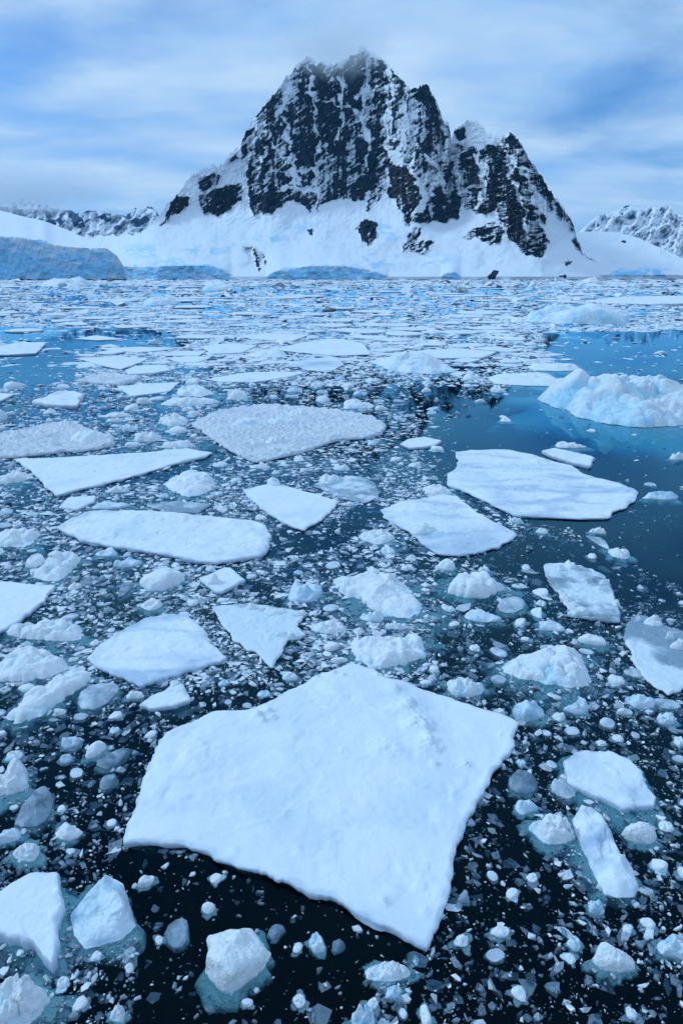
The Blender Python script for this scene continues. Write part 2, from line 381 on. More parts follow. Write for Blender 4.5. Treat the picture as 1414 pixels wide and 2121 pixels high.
GULLY = [[(634, 118), (645, 160), (648, 210), (651, 262)], [(651, 262), (660, 290), (654, 340), (657, 400), (652, 440)], [(806, 140), (805, 200), (800, 280), (806, 330)], [(612, 330), (608, 370), (612, 400)],
         [(858, 230), (835, 290), (815, 330)], [(900, 330), (880, 380), (868, 400)], [(940, 350), (950, 395), (962, 440)], [(1022, 435), (1040, 470), (1044, 490)], [(690, 212), (730, 228), (770, 245)], [(645, 200), (690, 205)], [(735, 195), (785, 175)],
         [(1060, 330), (1080, 350), (1105, 410), (1125, 470)], [(985, 320), (1010, 370), (960, 400)], [(560, 300), (600, 330), (620, 380)], [(520, 390), (555, 370), (570, 352)], [(570, 352), (600, 358), (650, 352)], [(575, 395), (610, 390), (660, 402)],
         [(600, 175), (580, 240), (548, 300), (530, 350)], [(700, 160), (712, 200), (705, 250), (698, 300)], [(760, 150), (752, 230), (765, 300), (750, 360)], [(845, 185), (838, 240), (845, 300), (830, 335)], [(880, 320), (905, 360), (925, 400)], [(1000, 300), (990, 340), (1002, 390), (985, 435)], [(1045, 300), (1060, 370), (1085, 430), (1095, 500)], [(590, 250), (600, 300), (590, 345)], [(925, 300), (915, 350), (895, 400)]]
BROWN = [[(800, 330), (860, 330), (880, 420), (850, 470), (800, 400)], [(880, 250), (905, 250), (900, 310), (880, 300)], [(960, 330), (1090, 350), (1125, 530), (1060, 500), (960, 440)]]
_LED = {}
def ledge(PX, PY, freq, ang, seed):
    a = R(ang); u = PX * math.cos(a) - PY * math.sin(a); v = PX * math.sin(a) + PY * math.cos(a)
    w = 6 * fbm(np.stack([PX / 40, PY / 40], -1), 3, seed + 5)
    return ridged(np.stack([u / (freq * 4.6), (v + w) / freq], -1), 4, seed, 0.55)
def mtn_depth(PX, Q):
    qb = HORIZON - sinterp(BASE, PX, 34)
    qb = np.clip(qb, 4, None); qf = np.clip(HORIZON - sinterp(FRONT, PX, 18) - 2, -8, None)
    d = 1900 + 2.6 * np.clip(np.minimum(Q, qb) - np.clip(qf, 0, None) * np.exp(-np.clip(Q - qf, 0, None) / 28), 0, None) + 0.85 * np.clip(Q - qb, 0, None) + 0.25 * np.clip(Q + 9, 0, None)
    # buttresses stand proud, the main wall lies back
    d += -150 * np.exp(-((PX - 1060) / 85) ** 2) * smooth(-20, 190, Q) - 70 * np.exp(-((PX - 850) / 45) ** 2) * smooth(40, 160, Q) + 60 * np.exp(-((PX - 720) / 70) ** 2) * smooth(100, 200, Q)
    d += 110 * np.exp(-((PX - 640) / 26) ** 2) * smooth(120, 220, Q) * 0.4 - 60 * np.exp(-((PX - 560) / 45) ** 2) * smooth(60, 160, Q) + 90 * np.exp(-((PX - 935) / 30) ** 2) * smooth(80, 180, Q)
    d += 160 * smooth(330, 180, PX) + 0.9 * np.clip(PX - 1120, 0, None)
    return d
def mtn_rockiness(PX, PY):
    wx = 9 * fbm(np.stack([PX / 22, PY / 22], -1), 4, 9); wy = 9 * fbm(np.stack([PX / 22 + 9, PY / 22], -1), 4, 19)
    r = np.zeros(PX.shape)
    for lev, poly in ROCK:
        p = np.asarray(poly); m = (PX > p[:, 0].min() - 12) & (PX < p[:, 0].max() + 12) & (PY > p[:, 1].min() - 12) & (PY < p[:, 1].max() + 12)
        ws = min(1.0, (np.ptp(p[:, 0]) + np.ptp(p[:, 1])) / 110); sdv = sdist(poly, PX[m] + ws * wx[m], PY[m] + ws * wy[m])
        r[m] = np.maximum(r[m], lev * smooth(-2.5, 2.5, sdv))
    k = np.log(np.clip(r, 1e-3, 0.985) / (1 - np.clip(r, 1e-3, 0.985))) / 1.6
    k = k + 1.0 * fbm(np.stack([PX / 38 + 3, PY / 50], -1), 3, 71)
    for g in GULLY:
        dd = sdist(g, PX + wx * 1.2, PY + wy * 1.2, False)
        wd = 2.4 + 3.2 * fbm(np.stack([PX / 16, PY / 16], -1), 3, 41)
        k = k - 3.2 * smooth(wd + 2.5, wd - 1.0, dd)
    return np.where(r > 0.03, k, -4)
def mtn_fields(PX, PY):
    key = PX.shape
    if key in _LED: return _LED[key]
    mainw = smooth(930, 880, PX)
    l1 = ledge(PX, PY, 8.5, 38, 5) * mainw + ledge(PX, PY, 8, 12, 6) * (1 - mainw)
    l2 = ledge(PX, PY, 4.2, 38, 15) * mainw + ledge(PX, PY, 4.0, -4, 16) * (1 - mainw)
    rib = ridged(np.stack([PX / 24 + 0.3 * fbm(np.stack([PX / 50, PY / 50], -1), 2, 3), PY / 130], -1), 4, 25, 0.55)
    rib2 = ridged(np.stack([PX / 9, PY / 45], -1), 3, 35, 0.5)
    rk = mtn_rockiness(PX, PY)
    _LED[key] = (l1, l2, rib, rib2, rk); return _LED[key]
def mtn_disp(PX, PY, Q, s):
    l1, l2, rib, rib2, rk = mtn_fields(PX, PY)
    rs = smooth(-2.0, 0.2, rk) * smooth(20, 55, Q)
    fade = smooth(1.0, 0.965, s + 0 * Q)
    crag = -55 * (rib - 0.6) - 16 * (rib2 - 0.6) - 34 * (l1 - 0.6) - 14 * (l2 - 0.6)
    soft = -14 * fbm(np.stack([PX / 60, PY / 45], -1), 4, 55, 0.45) - 1.2 * fbm(np.stack([PX / 12, PY / 9], -1), 2, 56)
    fr = HORIZON - sinterp(FRONT, PX, 18); infront = smooth(3, -2, Q - fr) * smooth(2, 6, fr)
    flute = -2.5 * ridged(np.stack([PX / 9, PY / 40], -1), 2, 66) - 4 * fbm(np.stack([PX / 14, PY / 10], -1), 3, 67)
    upper = smooth(60, 200, Q)
    return (crag * np.clip(rs + 0.35 * upper, 0, 1) + soft * (1 - rs)) * (0.35 + 0.65 * fade) * smooth(-4, 25, Q) + flute * infront
def mtn_attr(PX, PY, Q, P):
    l1, l2, rib, rib2, rk = mtn_fields(PX, PY)
    n = fbm(np.stack([PX / 9, PY / 9], -1), 4, 88, 0.6)
    z = lambda v: (v - v.mean()) / v.std()
    led = 0.58 * z(l1) + 0.34 * z(l2) + 0.25 * z(n) - 0.62 * z(rib) - 0.42 * z(rib2)
    rock = np.clip(0.49 + 0.17 * (rk - led), -0.3, 1.2)
    fr = HORIZON - sinterp(FRONT, PX, 18)
    ice = smooth(5, -6, Q - fr + 6 * fbm(np.stack([PX / 16, PX * 0], -1), 4, 97)) * smooth(2, 7, fr) * (0.85 + 0.7 * fbm(np.stack([PX / 12, PY / 8], -1), 3, 91))
    cre = fbm(np.stack([PX / 26, PY / 12], -1), 4, 92)
    for cx, cy, sx, sy, a in ((465, 500, 22, 16, 0.6), (300, 520, 60, 18, 0.4), (640, 470, 50, 14, 0.35), (800, 480, 35, 25, 0.5), (770, 540, 60, 20, 0.5), (360, 545, 60, 14, 0.4), (560, 495, 40, 10, 0.5), (900, 540, 50, 14, 0.45), (690, 500, 40, 12, 0.45), (420, 520, 50, 12, 0.5), (1150, 560, 40, 10, 0.4)):
        ice = np.maximum(ice, 1.6 * a * np.exp(-((PX - cx) / sx) ** 2 - ((PY - cy) / sy) ** 2) * smooth(0.0, 0.3, cre))
    brown = np.zeros(PX.shape)
    for b in BROWN:
        brown = np.maximum(brown, 0.75 * smooth(-6, 10, sdist(b, PX, PY)))
    brown *= np.clip(0.6 + 0.9 * n, 0, 1)
    shore = smooth(-5.2, -6.4, Q) * smooth(-0.1, 0.25, fbm(np.stack([PX / 25, PX * 0], -1), 3, 93) + 0.1)
    rock = np.maximum(rock, 0.9 * shore)
    return {'rock': rock, 'ice': ice, 'brown': brown}
relief('mountain', 90, 1400, 800, 430, RIDGE, mtn_depth, mtn_disp, mtn_attr, M['mountain'], jag=(7, 10), back=(500, 0.75), kind='structure', label='tall jagged rock mountain with snow ledges, its summit in cloud')

# right snow hill at the foot of the mountain
def soft_disp(seed, a):
    return lambda PX, PY, Q, s: -a * fbm(np.stack([PX / 60, PY / 40], -1), 4, seed)
def hill_attr(PX, PY, Q, P):
    cre = fbm(np.stack([PX / 14, PY / 9], -1), 4, 192)
    ice = smooth(18, 0, np.abs(PY - 566)) * smooth(1235, 1262, PX) * smooth(1400, 1370, PX) * np.clip(0.7 + 1.2 * cre, 0, 1.2)
    ice = np.maximum(ice, 0.5 * np.exp(-((PX - 1262) / 14) ** 2 - ((PY - 543) / 14) ** 2) * smooth(-0.1, 0.3, cre))
    rock = 0.95 * smooth(-1.5, 1.5, sdist([(1284, 501), (1290, 497), (1297, 500), (1294, 504)], PX, PY))
    rock = np.maximum(rock, 0.9 * smooth(-5.0, -6.0, Q) * smooth(1330, 1300, PX))
    return {'rock': rock, 'ice': ice}
relief('snow_hill', 1130, 1640, 260, 120, [(1130, 500), (1170, 492), (1200, 481), (1235, 479), (1280, 482), (1320, 492), (1360, 510), (1414, 535), (1480, 558), (1560, 572), (1640, 580)],
       lambda PX, Q: 2020 + 5.5 * np.clip(Q - 4, 0, None) + 0.1 * np.clip(PX - 1200, 0, None), soft_disp(191, 16), hill_attr, M['mountain'], jag=(1.0, 40), kind='structure', label='smooth snow hill sloping down beside the mountain foot')

# left ice headland
CLIFF = [(-260, 470), (-60, 480), (0, 489), (50, 492), (70, 497), (92, 497), (110, 506), (150, 512), (190, 514), (215, 514), (240, 518), (262, 530), (280, 545)]
def head_depth(PX, Q):
    qe = HORIZON - sinterp(CLIFF, PX, 14)
    return 1600 + 0.12 * np.clip(Q + 9, 0, None) + 7.5 * np.clip(Q - qe, 0, None) + 70 * smooth(205, 262, PX) ** 1.5
def head_disp(PX, PY, Q, s):
    qe = HORIZON - sinterp(CLIFF, PX, 14); c = smooth(8, -4, Q - qe)
    b = ridged(np.stack([PX / 34, PY / 22], -1), 5, 200, 0.5); n = fbm(np.stack([PX / 9, PY / 10], -1), 4, 201)
    return c * (-6 * (b - 0.6) - 1.0 * n - 5 * ridged(np.stack([PX / 7 + PY / 30, PY / 60], -1), 2, 209)) - (1 - c) * 8 * fbm(np.stack([PX / 60, PY / 20], -1), 3, 202)
def head_attr(PX, PY, Q, P):
    qe = HORIZON - sinterp(CLIFF, PX, 14); c = smooth(3, -3, Q - qe + 4 * fbm(np.stack([PX / 12, PY / 12], -1), 3, 204))
    n = fbm(np.stack([PX / 28, PY / 14], -1), 4, 203)
    ice = c * np.clip(0.35 + 0.65 * smooth(0, 45, qe - Q) + 0.7 * n, 0.12, 1.1)
    rock = 0.9 * smooth(-4.6, -6.2, Q + 2.5 * fbm(np.stack([PX / 12, PX * 0], -1), 4, 205)) * (PX > 15)
    return {'rock': rock, 'ice': ice}
relief('ice_headland', -260, 262, 330, 150, [(-260, 425), (-60, 428), (0, 436), (40, 446), (90, 457), (140, 476), (190, 499), (225, 516), (243, 530), (252, 545), (258, 570), (262, 579)], head_depth, head_disp, head_attr, M['headland'], jag=(0.8, 30), back=(90, 0.9), kind='structure', label='rounded snow dome ending in a blue ice cliff at the water')

# far ranges
def far_attr(cov, seed, slant):
    def f(PX, PY, Q, P):
        l = ledge(PX, PY, 14, slant, seed); r2 = ridged(np.stack([(PX + PY * 0.6) / 20, PY / 40], -1), 3, seed + 3)
        n = fbm(np.stack([PX / 20, PY / 16], -1), 3, seed + 8)
        hi = smooth(495, 455, PY)
        return {'rock': hi * np.clip(cov + 1.0 * n + 0.7 * (r2 - 0.6) - 0.4 * (l - 0.62), 0, 1), 'ice': 0 * PX}
    return f
def far_disp(seed, a):
    return lambda PX, PY, Q, s: -a * (ridged(np.stack([(PX + PY * 0.5) / 26, PY / 40], -1), 5, seed, 0.55) - 0.6) * smooth(1.0, 0.9, s + 0 * Q)
relief('mountain_range', -330, 420, 300, 120, [(-330, 400), (-200, 425), (-60, 440), (0, 432), (20, 418), (40, 407), (60, 414), (90, 424), (130, 431), (160, 440), (200, 436), (235, 440), (262, 446), (280, 432), (305, 426), (320, 434), (340, 446), (370, 455), (420, 470)],
       lambda PX, Q: 5600 + 9 * np.clip(Q, 0, None), far_disp(301, 420), far_attr(0.34, 310, 30), M['range'], jag=(6, 12), back=(1200, 0.7), kind='structure', label='distant haze-tinted rock and snow range behind the ice headland')
relief('mountain_range', 1130, 1760, 260, 120, [(1130, 500), (1190, 486), (1205, 479), (1215, 470), (1228, 455), (1238, 446), (1248, 441), (1272, 439), (1288, 428), (1304, 424), (1330, 433), (1350, 427), (1385, 425), (1400, 438), (1414, 447), (1470, 440), (1560, 470), (1760, 500)],
       lambda PX, Q: 5400 + 9 * np.clip(Q, 0, None), far_disp(401, 420), far_attr(0.06, 410, 20), M['range'], jag=(5, 12), back=(1200, 0.7), kind='structure', label='distant sunlit snow range behind the smooth snow hill')
print('terrain', round(time.time() - T0, 1))

# ------------------------------------------------------------------ ice floes, chunks and bergs
def resample(o, n):
    o = np.asarray(o, float); c = np.concatenate([o, o[:1]]); sg = np.hypot(*np.diff(c, axis=0).T); s = np.concatenate([[0], np.cumsum(sg)])
    u = np.linspace(0, s[-1], n, endpoint=False)
    return np.stack([np.interp(u, s, c[:, 0]), np.interp(u, s, c[:, 1])], -1)
def chaikin(o, k=1):
    for _ in range(k):
        n = np.roll(o, -1, 0); o = np.stack([o * 0.75 + n * 0.25, o * 0.25 + n * 0.75], 1).reshape(-1, 2)
    return o
def ccw(o):
    x, y = o[:, 0], o[:, 1]
    return o if (x * np.roll(y, -1) - y * np.roll(x, -1)).sum() > 0 else o[::-1]
def centroid(o):
    x, y = o[:, 0], o[:, 1]; x2, y2 = np.roll(x, -1), np.roll(y, -1); a = x * y2 - x2 * y
    return np.array([((x + x2) * a).sum(), ((y + y2) * a).sum()]) / (3 * a.sum())

def ice_body(outline, kind, H, seed, na, nr, mat, name, fb=None, feats=(), lump=1.0, rough=1.0, skirt=None, thin_feats=(), z0=0.0, lines=(), steep=None, split=False, thin_bias=0.0):
    """Closed mesh of one piece of floating ice: sculpted top, broken edge, submerged foot. Returns mesh (local coords) and centre."""
    rs = np.random.RandomState(seed)
    o = ccw(np.asarray(outline, float)); c = centroid(o)
    size = math.sqrt(np.ptp(o[:, 0]) * np.ptp(o[:, 1]))
    o = resample(o, na); rel = o - c
    Rr = np.hypot(rel[:, 0], rel[:, 1])
    edge_a = {'slab': 0.012, 'slush': 0.02, 'glaze': 0.016, 'chunk': 0.03, 'berg': 0.03, 'growler': 0.006, 'block': 0.015}[kind] * min(size, 4.0)
    en = fbm(o / (size * 0.10) + seed, 5, seed, 0.62)
    jit = rel / Rr[:, None] * (edge_a * 1.6 * en)[:, None]
    t = np.linspace(0, 1, nr + 1)[1:] ** 0.85
    t = 1 - (1 - t) ** 1.12
    P = c + rel[:, None, :] * t[None, :, None] + jit[:, None, :] * (t ** 10)[None, :, None]
    rel = rel + jit; Rr = np.hypot(rel[:, 0], rel[:, 1])
    E = (1 - t)[None, :] * Rr[:, None]                                # distance to the edge
    X, Y = P[..., 0], P[..., 1]
    pn = P / 1.0 + seed * 3.7
    thin = np.zeros(X.shape)
    if kind in ('slab', 'glaze', 'slush'):
        fb = fb if fb is not None else 0.14
        ew = max(0.03, min(0.09, size * 0.02))
        z = fb * (0.72 + 0.28 * np.sqrt(np.clip(E / ew, 0, 1)))
        amp = {'slab': 0.06, 'glaze': 0.03, 'slush': 0.05}[kind] * rough * min(1.0, size / 4)
        und = fbm(pn / 1.7, 4, seed + 1, 0.45) + 0.5 * ridged(pn / 2.3 + 5, 3, seed + 2) - 0.3
        z = z + amp * und * smooth(0, ew * 2.5, E)
        z = z + (0.010 * fbm(pn / 0.30, 4, seed + 3, 0.6) - 0.018 * smooth(0.35, 0.7, fbm(pn / 0.4 + 9, 2, seed + 7)) + 0.022 * smooth(0.4, 0.8, fbm(pn / 0.6 + 3, 3, seed + 8, 0.6))) * rough * smooth(0, ew, E)
        if kind == 'slush' or kind == 'glaze':
            g = np.abs(perlin(pn / (0.30 if kind == 'slush' else 0.22), seed + 4)); g2 = np.abs(perlin(pn / 0.13, seed + 5))
            z = z + (0.26 if kind == 'slush' else 0.035 * rough) * (0.6 * g + 0.4 * g2) * smooth(0, ew, E)
        if kind == 'glaze':
            thin = 0.5 + 0.9 * fbm(pn / 1.1, 3, seed + 6)
        else:
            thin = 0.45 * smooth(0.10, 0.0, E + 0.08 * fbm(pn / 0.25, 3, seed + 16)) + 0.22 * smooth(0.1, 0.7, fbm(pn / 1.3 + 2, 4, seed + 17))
    else:
        K = {'chunk': 34, 'berg': 110, 'growler': 5, 'block': 7}[kind]
        prof = {'chunk': (1 - t ** 5), 'berg': (1 - t ** 3), 'growler': np.sqrt(np.clip(1 - t ** 2.6, 0, 1)), 'block': (1 - t ** 12)}[kind] ** 0.8
        if steep: prof = (1 - t ** steep) ** 0.8
        pr = prof[None, :]
        wp = P + 0.06 * size * np.stack([fbm(pn / (0.25 * size), 3, seed + 8), fbm(pn / (0.25 * size) + 7, 3, seed + 9)], -1)
        lum = np.zeros(X.shape); hx, hy = (X - c[0]) / (0.5 * size), (Y - c[1]) / (0.5 * size)
        ta = rs.uniform(0, 2 * math.pi); tilt = np.clip(0.62 + rs.uniform(0.15, 0.4) * (math.cos(ta) * hx + math.sin(ta) * hy), 0.12, 1.2)
        for k in range(K):
            a = rs.uniform(0, 2 * math.pi); rr = math.sqrt(rs.uniform(0, 1)) * 0.95
            i = int(a / (2 * math.pi) * na) % na
            q = c + rel[i] * rr
            rad = size * (rs.uniform(0.07, 0.22) if kind != 'berg' else rs.uniform(0.035, 0.13)) * (1.8 if kind in ('growler', 'block') else 1)
            hgt = rs.uniform(0.2, 1.0) * (1 - 0.35 * rr)
            d2 = ((wp[..., 0] - q[0]) ** 2 + (wp[..., 1] - q[1]) ** 2) / rad ** 2
            lum = np.maximum(lum, hgt * np.sqrt(np.clip(1 - d2, 0, 1)))
        rg = np.abs(perlin(pn / (0.16 * size), seed + 11)) + 0.5 * np.abs(perlin(pn / (0.07 * size), seed + 12))
        if kind == 'block':
            pl = np.full(X.shape, 9.0)
            for k in range(5):
                a = rs.uniform(0, 2 * math.pi); sl = rs.uniform(0.2, 0.95)
                pl = np.minimum(pl, rs.uniform(0.7, 1.05) + sl * (math.cos(a) * hx + math.sin(a) * hy))
            z = H * pr * (0.85 * np.clip(pl, 0.2, 1.2) + 0.22 * lump * lum + 0.05 * (rg - 0.3))
            thin = -0.05 - 0.2 * lum
        elif kind == 'growler':
            un_ = fbm(pn / (0.42 * size), 4, seed + 13, 0.4)
            z = H * pr * (0.75 * tilt + 0.3 * lump * lum + 0.75 * un_ + 0.12)
            thin = 0.3 + 0.9 * fbm(pn / (0.4 * size), 3, seed + 14)
        elif kind == 'chunk':
            big_ = fbm(pn / (0.4 * size), 3, seed + 13)
            z = H * pr * (0.42 * tilt + 0.75 * lump * lum * (0.6 + 0.6 * tilt) + 0.30 * big_ + 0.16 * (rg - 0.3))
            thin = 0.42 - 0.95 * lum
        else:
            big_ = fbm(pn / (0.3 * size), 3, seed + 13); led = ridged(np.stack([hx * 1.3 + 0.4 * big_, hy * 5 + hx * 1.2], -1), 3, seed + 15)
            z = H * pr * (0.50 + 0.62 * lump * lum + 0.35 * big_ + 0.26 * (rg - 0.3) + 0.20 * (led - 0.6))
            thin = 0.50 - 0.8 * lum + 0.5 * (0.6 - led)
        z = np.maximum(z, 0.02) + (0.10 if kind == 'block' else 0.05) * min(H, 0.5)
    for (fx, fy, fr, fh) in feats:
        d2 = ((X - fx) ** 2 + (Y - fy) ** 2) / fr ** 2
        z = z + fh * (np.exp(-d2) if kind == 'slab' else np.exp(-d2 ** 1.7) * (0.75 + 0.6 * lum if kind == 'berg' else 1)) * (1 + 0.5 * fbm(pn / (0.5 * fr), 3, seed + 21)) * smooth(0, 0.1, E)
    for (pl, wd, fh) in lines:                                        # wind-packed ridges and hairline steps
        w = 0.05 * size * 0.35 * np.stack([fbm(pn / 0.5, 3, seed + 31), fbm(pn / 0.5 + 4, 3, seed + 32)], -1)
        d = sdist(pl, X + w[..., 0], Y + w[..., 1], False)
        z = z + 0.7 * fh * np.exp(-(d / wd) ** 2) * smooth(-0.15, 0.35, fbm(pn / 0.6, 3, seed + 33))
    for (fx, fy, fr, fv) in thin_feats:
        thin = thin + fv * np.exp(-((X - fx) ** 2 + (Y - fy) ** 2) / fr ** 2)
    thin = thin + thin_bias
    V = np.concatenate([P, z[..., None] + z0], -1)
    if kind in ('chunk', 'berg', 'block'):
        n3 = V / (0.28 * size) + seed
        j = np.stack([fbm(n3, 2, seed + 41), fbm(n3 + 3.3, 2, seed + 42)], -1)
        V[..., :2] += j * 0.05 * size * np.clip(z / H, 0, 1)[..., None]
    # rim, waterline and submerged foot
    sk = skirt if skirt is not None else {'slab': 0.03, 'slush': 0.05, 'glaze': 0.03, 'chunk': 0.22, 'berg': 0.24, 'growler': 0.14, 'block': 0.17}[kind]
    sub = {'slab': 0.45, 'slush': 0.35, 'glaze': 0.22, 'chunk': 0.9 * H + 0.15, 'berg': 1.6, 'growler': 1.1 * H + 0.1, 'block': 0.8 * H + 0.2}[kind]
    sub = min(sub, 0.35 * size)
    ez = z[:, -1] + z0
    sn = fbm(rel / (0.35 * size) + 9 + seed, 3, seed + 51)
    sw = np.clip(sk * (1 + 1.8 * sn), 0.0, None) * min(size, 9.0)
    low = []
    un = rel / Rr[:, None]
    feet = ((1.002, 0.0, 0.45), (0.994, 0.0, 0.0), (0.998, 0.45, -0.10), (1.0, 0.9, -0.22), (1.0, 1.15, -0.45), (0.9, 0.8, -0.85), (0.5, 0.0, -1.0))
    if kind in ('slab', 'slush', 'glaze') and sk < 0.06: feet = ((1.001, 0.0, 0.5), (0.99, 0.0, 0.0), (0.965, 0.0, -0.2), (0.93, 0.0, -0.5), (0.89, 0.0, -0.75), (0.8, 0.0, -0.95), (0.4, 0.0, -1.0))
    for f_r, f_w, zf in feet:
        xy = c + rel * f_r + un * (sw * f_w)[:, None] + un * (0.012 * size * perlin(rel / (0.06 * size) + zf * 9, seed + 52))[:, None] * (1 if zf <= 0 else 0.3)
        zz = ez * zf if zf >= 0 else np.full(na, zf * sub + z0) * (1 + 0.25 * perlin(rel / (0.2 * size) + zf * 5, seed + 53))
        if z0 > 0 and zf < 0: zz = np.full(na, z0 + zf * 0.12)
        low.append(np.concatenate([xy, zz[:, None]], -1))
    Lw = np.stack(low, 1)
    A = np.concatenate([V, Lw], 1); nv = A.shape[1]
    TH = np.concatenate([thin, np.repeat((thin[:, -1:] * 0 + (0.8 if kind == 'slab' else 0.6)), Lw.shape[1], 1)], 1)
    cz = z[:, 0].mean() + z0
    VV = np.concatenate([A.reshape(-1, 3), [[c[0], c[1], cz], [c[0], c[1], Lw[:, -1, 2].mean()]]])
    VV[:, :2] -= c
    i = np.arange(na); j = (i + 1) % na
    def strip(k0, k1):
        k = np.arange(k0, k1)
        return np.stack([i[:, None] * nv + k, i[:, None] * nv + k + 1, j[:, None] * nv + k + 1, j[:, None] * nv + k], -1).reshape(-1, 4)
    top = na * nv
    cap = np.stack([np.full(na, top), i * nv, j * nv], -1); base = np.stack([np.full(na, top + 1), j * nv + nv - 1, i * nv + nv - 1], -1)
    thf = np.concatenate([TH.ravel(), [TH[:, 0].mean(), 0.8]])
    if not split:
        return make_mesh(name, VV, strip(0, nv - 1), np.concatenate([cap, base]), mat, attrs={'thin': thf}), c
    def sub_mesh(nm, Q, Tr, mt, th):
        used = np.unique(np.concatenate([Q.ravel(), Tr.ravel()])); mp = np.zeros(len(VV), int); mp[used] = np.arange(len(used))
        return make_mesh(nm, VV[used], mp[Q], mp[Tr], mt, attrs={'thin': th[used]})
    kw_ = V.shape[1] + 1                                              # the waterline ring
    return (sub_mesh(name, strip(0, kw_), cap, mat, thf), sub_mesh('submerged_foot', strip(kw_, nv - 1), base, M['foot'], thf)), c

SOLID = []                                                            # outlines already taken, for scattering the brash round them
CNT = [0]; NAMED = []
MATOF = {'slab': 'slab', 'slush': 'slush', 'glaze': 'glaze', 'chunk': 'chunk', 'berg': 'berg', 'growler': 'growler', 'block': 'chunk'}
def px_size(o):
    p = project(o[:, 0], o[:, 1], 0); return np.ptp(p[0]), np.ptp(p[1])
def place(kind, name, label, cat, o, H=0.3, mat=None, group=None, parent=None, res=1.0, **kw):
    o = np.asarray(o, float); CNT[0] += 1; seed = kw.pop('seed', 100 + CNT[0] * 7)
    w, h = px_size(o); big = max(w, h * 1.5)
    na = int(np.clip(big * 0.62 * res, 28, 420)); nr = int(np.clip(big * 0.20 * res, 7, 150))
    me, c = ice_body(o, kind, H, seed, na, nr, M[mat or MATOF[kind]], name, split=parent is None, **kw)
    if parent is None:
        ob = link(name, me[0], None, (c[0], c[1], 0), label=label, category=cat, group=group)
        link('submerged_foot', me[1], ob)
        SOLID.append(o); NAMED.append((label, *project(c[0], c[1], 0.1), max(w, 20), max(h, 10)))
    else:
        ob = link(name, me, parent, (c[0] - parent.location[0], c[1] - parent.location[1], 0))
    return ob
def poly(pts, z=0.12):
    p = np.asarray(pts, float); return hit(p[:, 0], p[:, 1], z)
def blob(x0, x1, y0, y1, H, seed, corners=7, rot=0.0, z=0.0):
    """irregular waterline outline for a piece seen within a pixel box; the top edge of the box is its crest"""
    rs = np.random.RandomState(seed)
    xm = (x0 + x1) / 2; near = hit(xm, y1, z)
    d = math.hypot(near[1], CAM_H); rise = H * F / d * (near[1] / d) if d else 0
    yf = min(y0 + rise * 0.8, y1 - 0.35 * (y1 - y0)); far = hit(xm, yf, z); ym = (yf + y1) / 2
    a = hit(x0, ym, z); b = hit(x1, ym, z)
    cx, cyy = (a[0] + b[0]) / 2, (near[1] + far[1]) / 2; hw, hd = abs(b[0] - a[0]) / 2, abs(far[1] - near[1]) / 2
    hd = min(hd, hw * 2.6)
    ang = np.sort((np.arange(corners) + rs.uniform(-0.36, 0.36, corners)) * 2 * math.pi / corners + rs.uniform(0, 6))
    rad = rs.uniform(0.52, 1.12, corners)
    q = np.stack([np.cos(ang) * rad, np.sin(ang) * rad], -1)
    q[:, 0] /= max(abs(q[:, 0]).max(), 1e-3); q[:, 1] /= max(abs(q[:, 1]).max(), 1e-3)
    q = chaikin(q, 1)
    if rot:
        cr_, sr_ = math.cos(rot), math.sin(rot); q = np.stack([q[:, 0] * cr_ - q[:, 1] * sr_, q[:, 0] * sr_ + q[:, 1] * cr_], -1)
    return np.stack([cx + q[:, 0] * hw, cyy + q[:, 1] * hd], -1)
def P1(x, y, z=0.15):
    p = hit(x, y, z); return float(p[0]), float(p[1])
def ft(px, py, r, h): return (*P1(px, py), r, h)

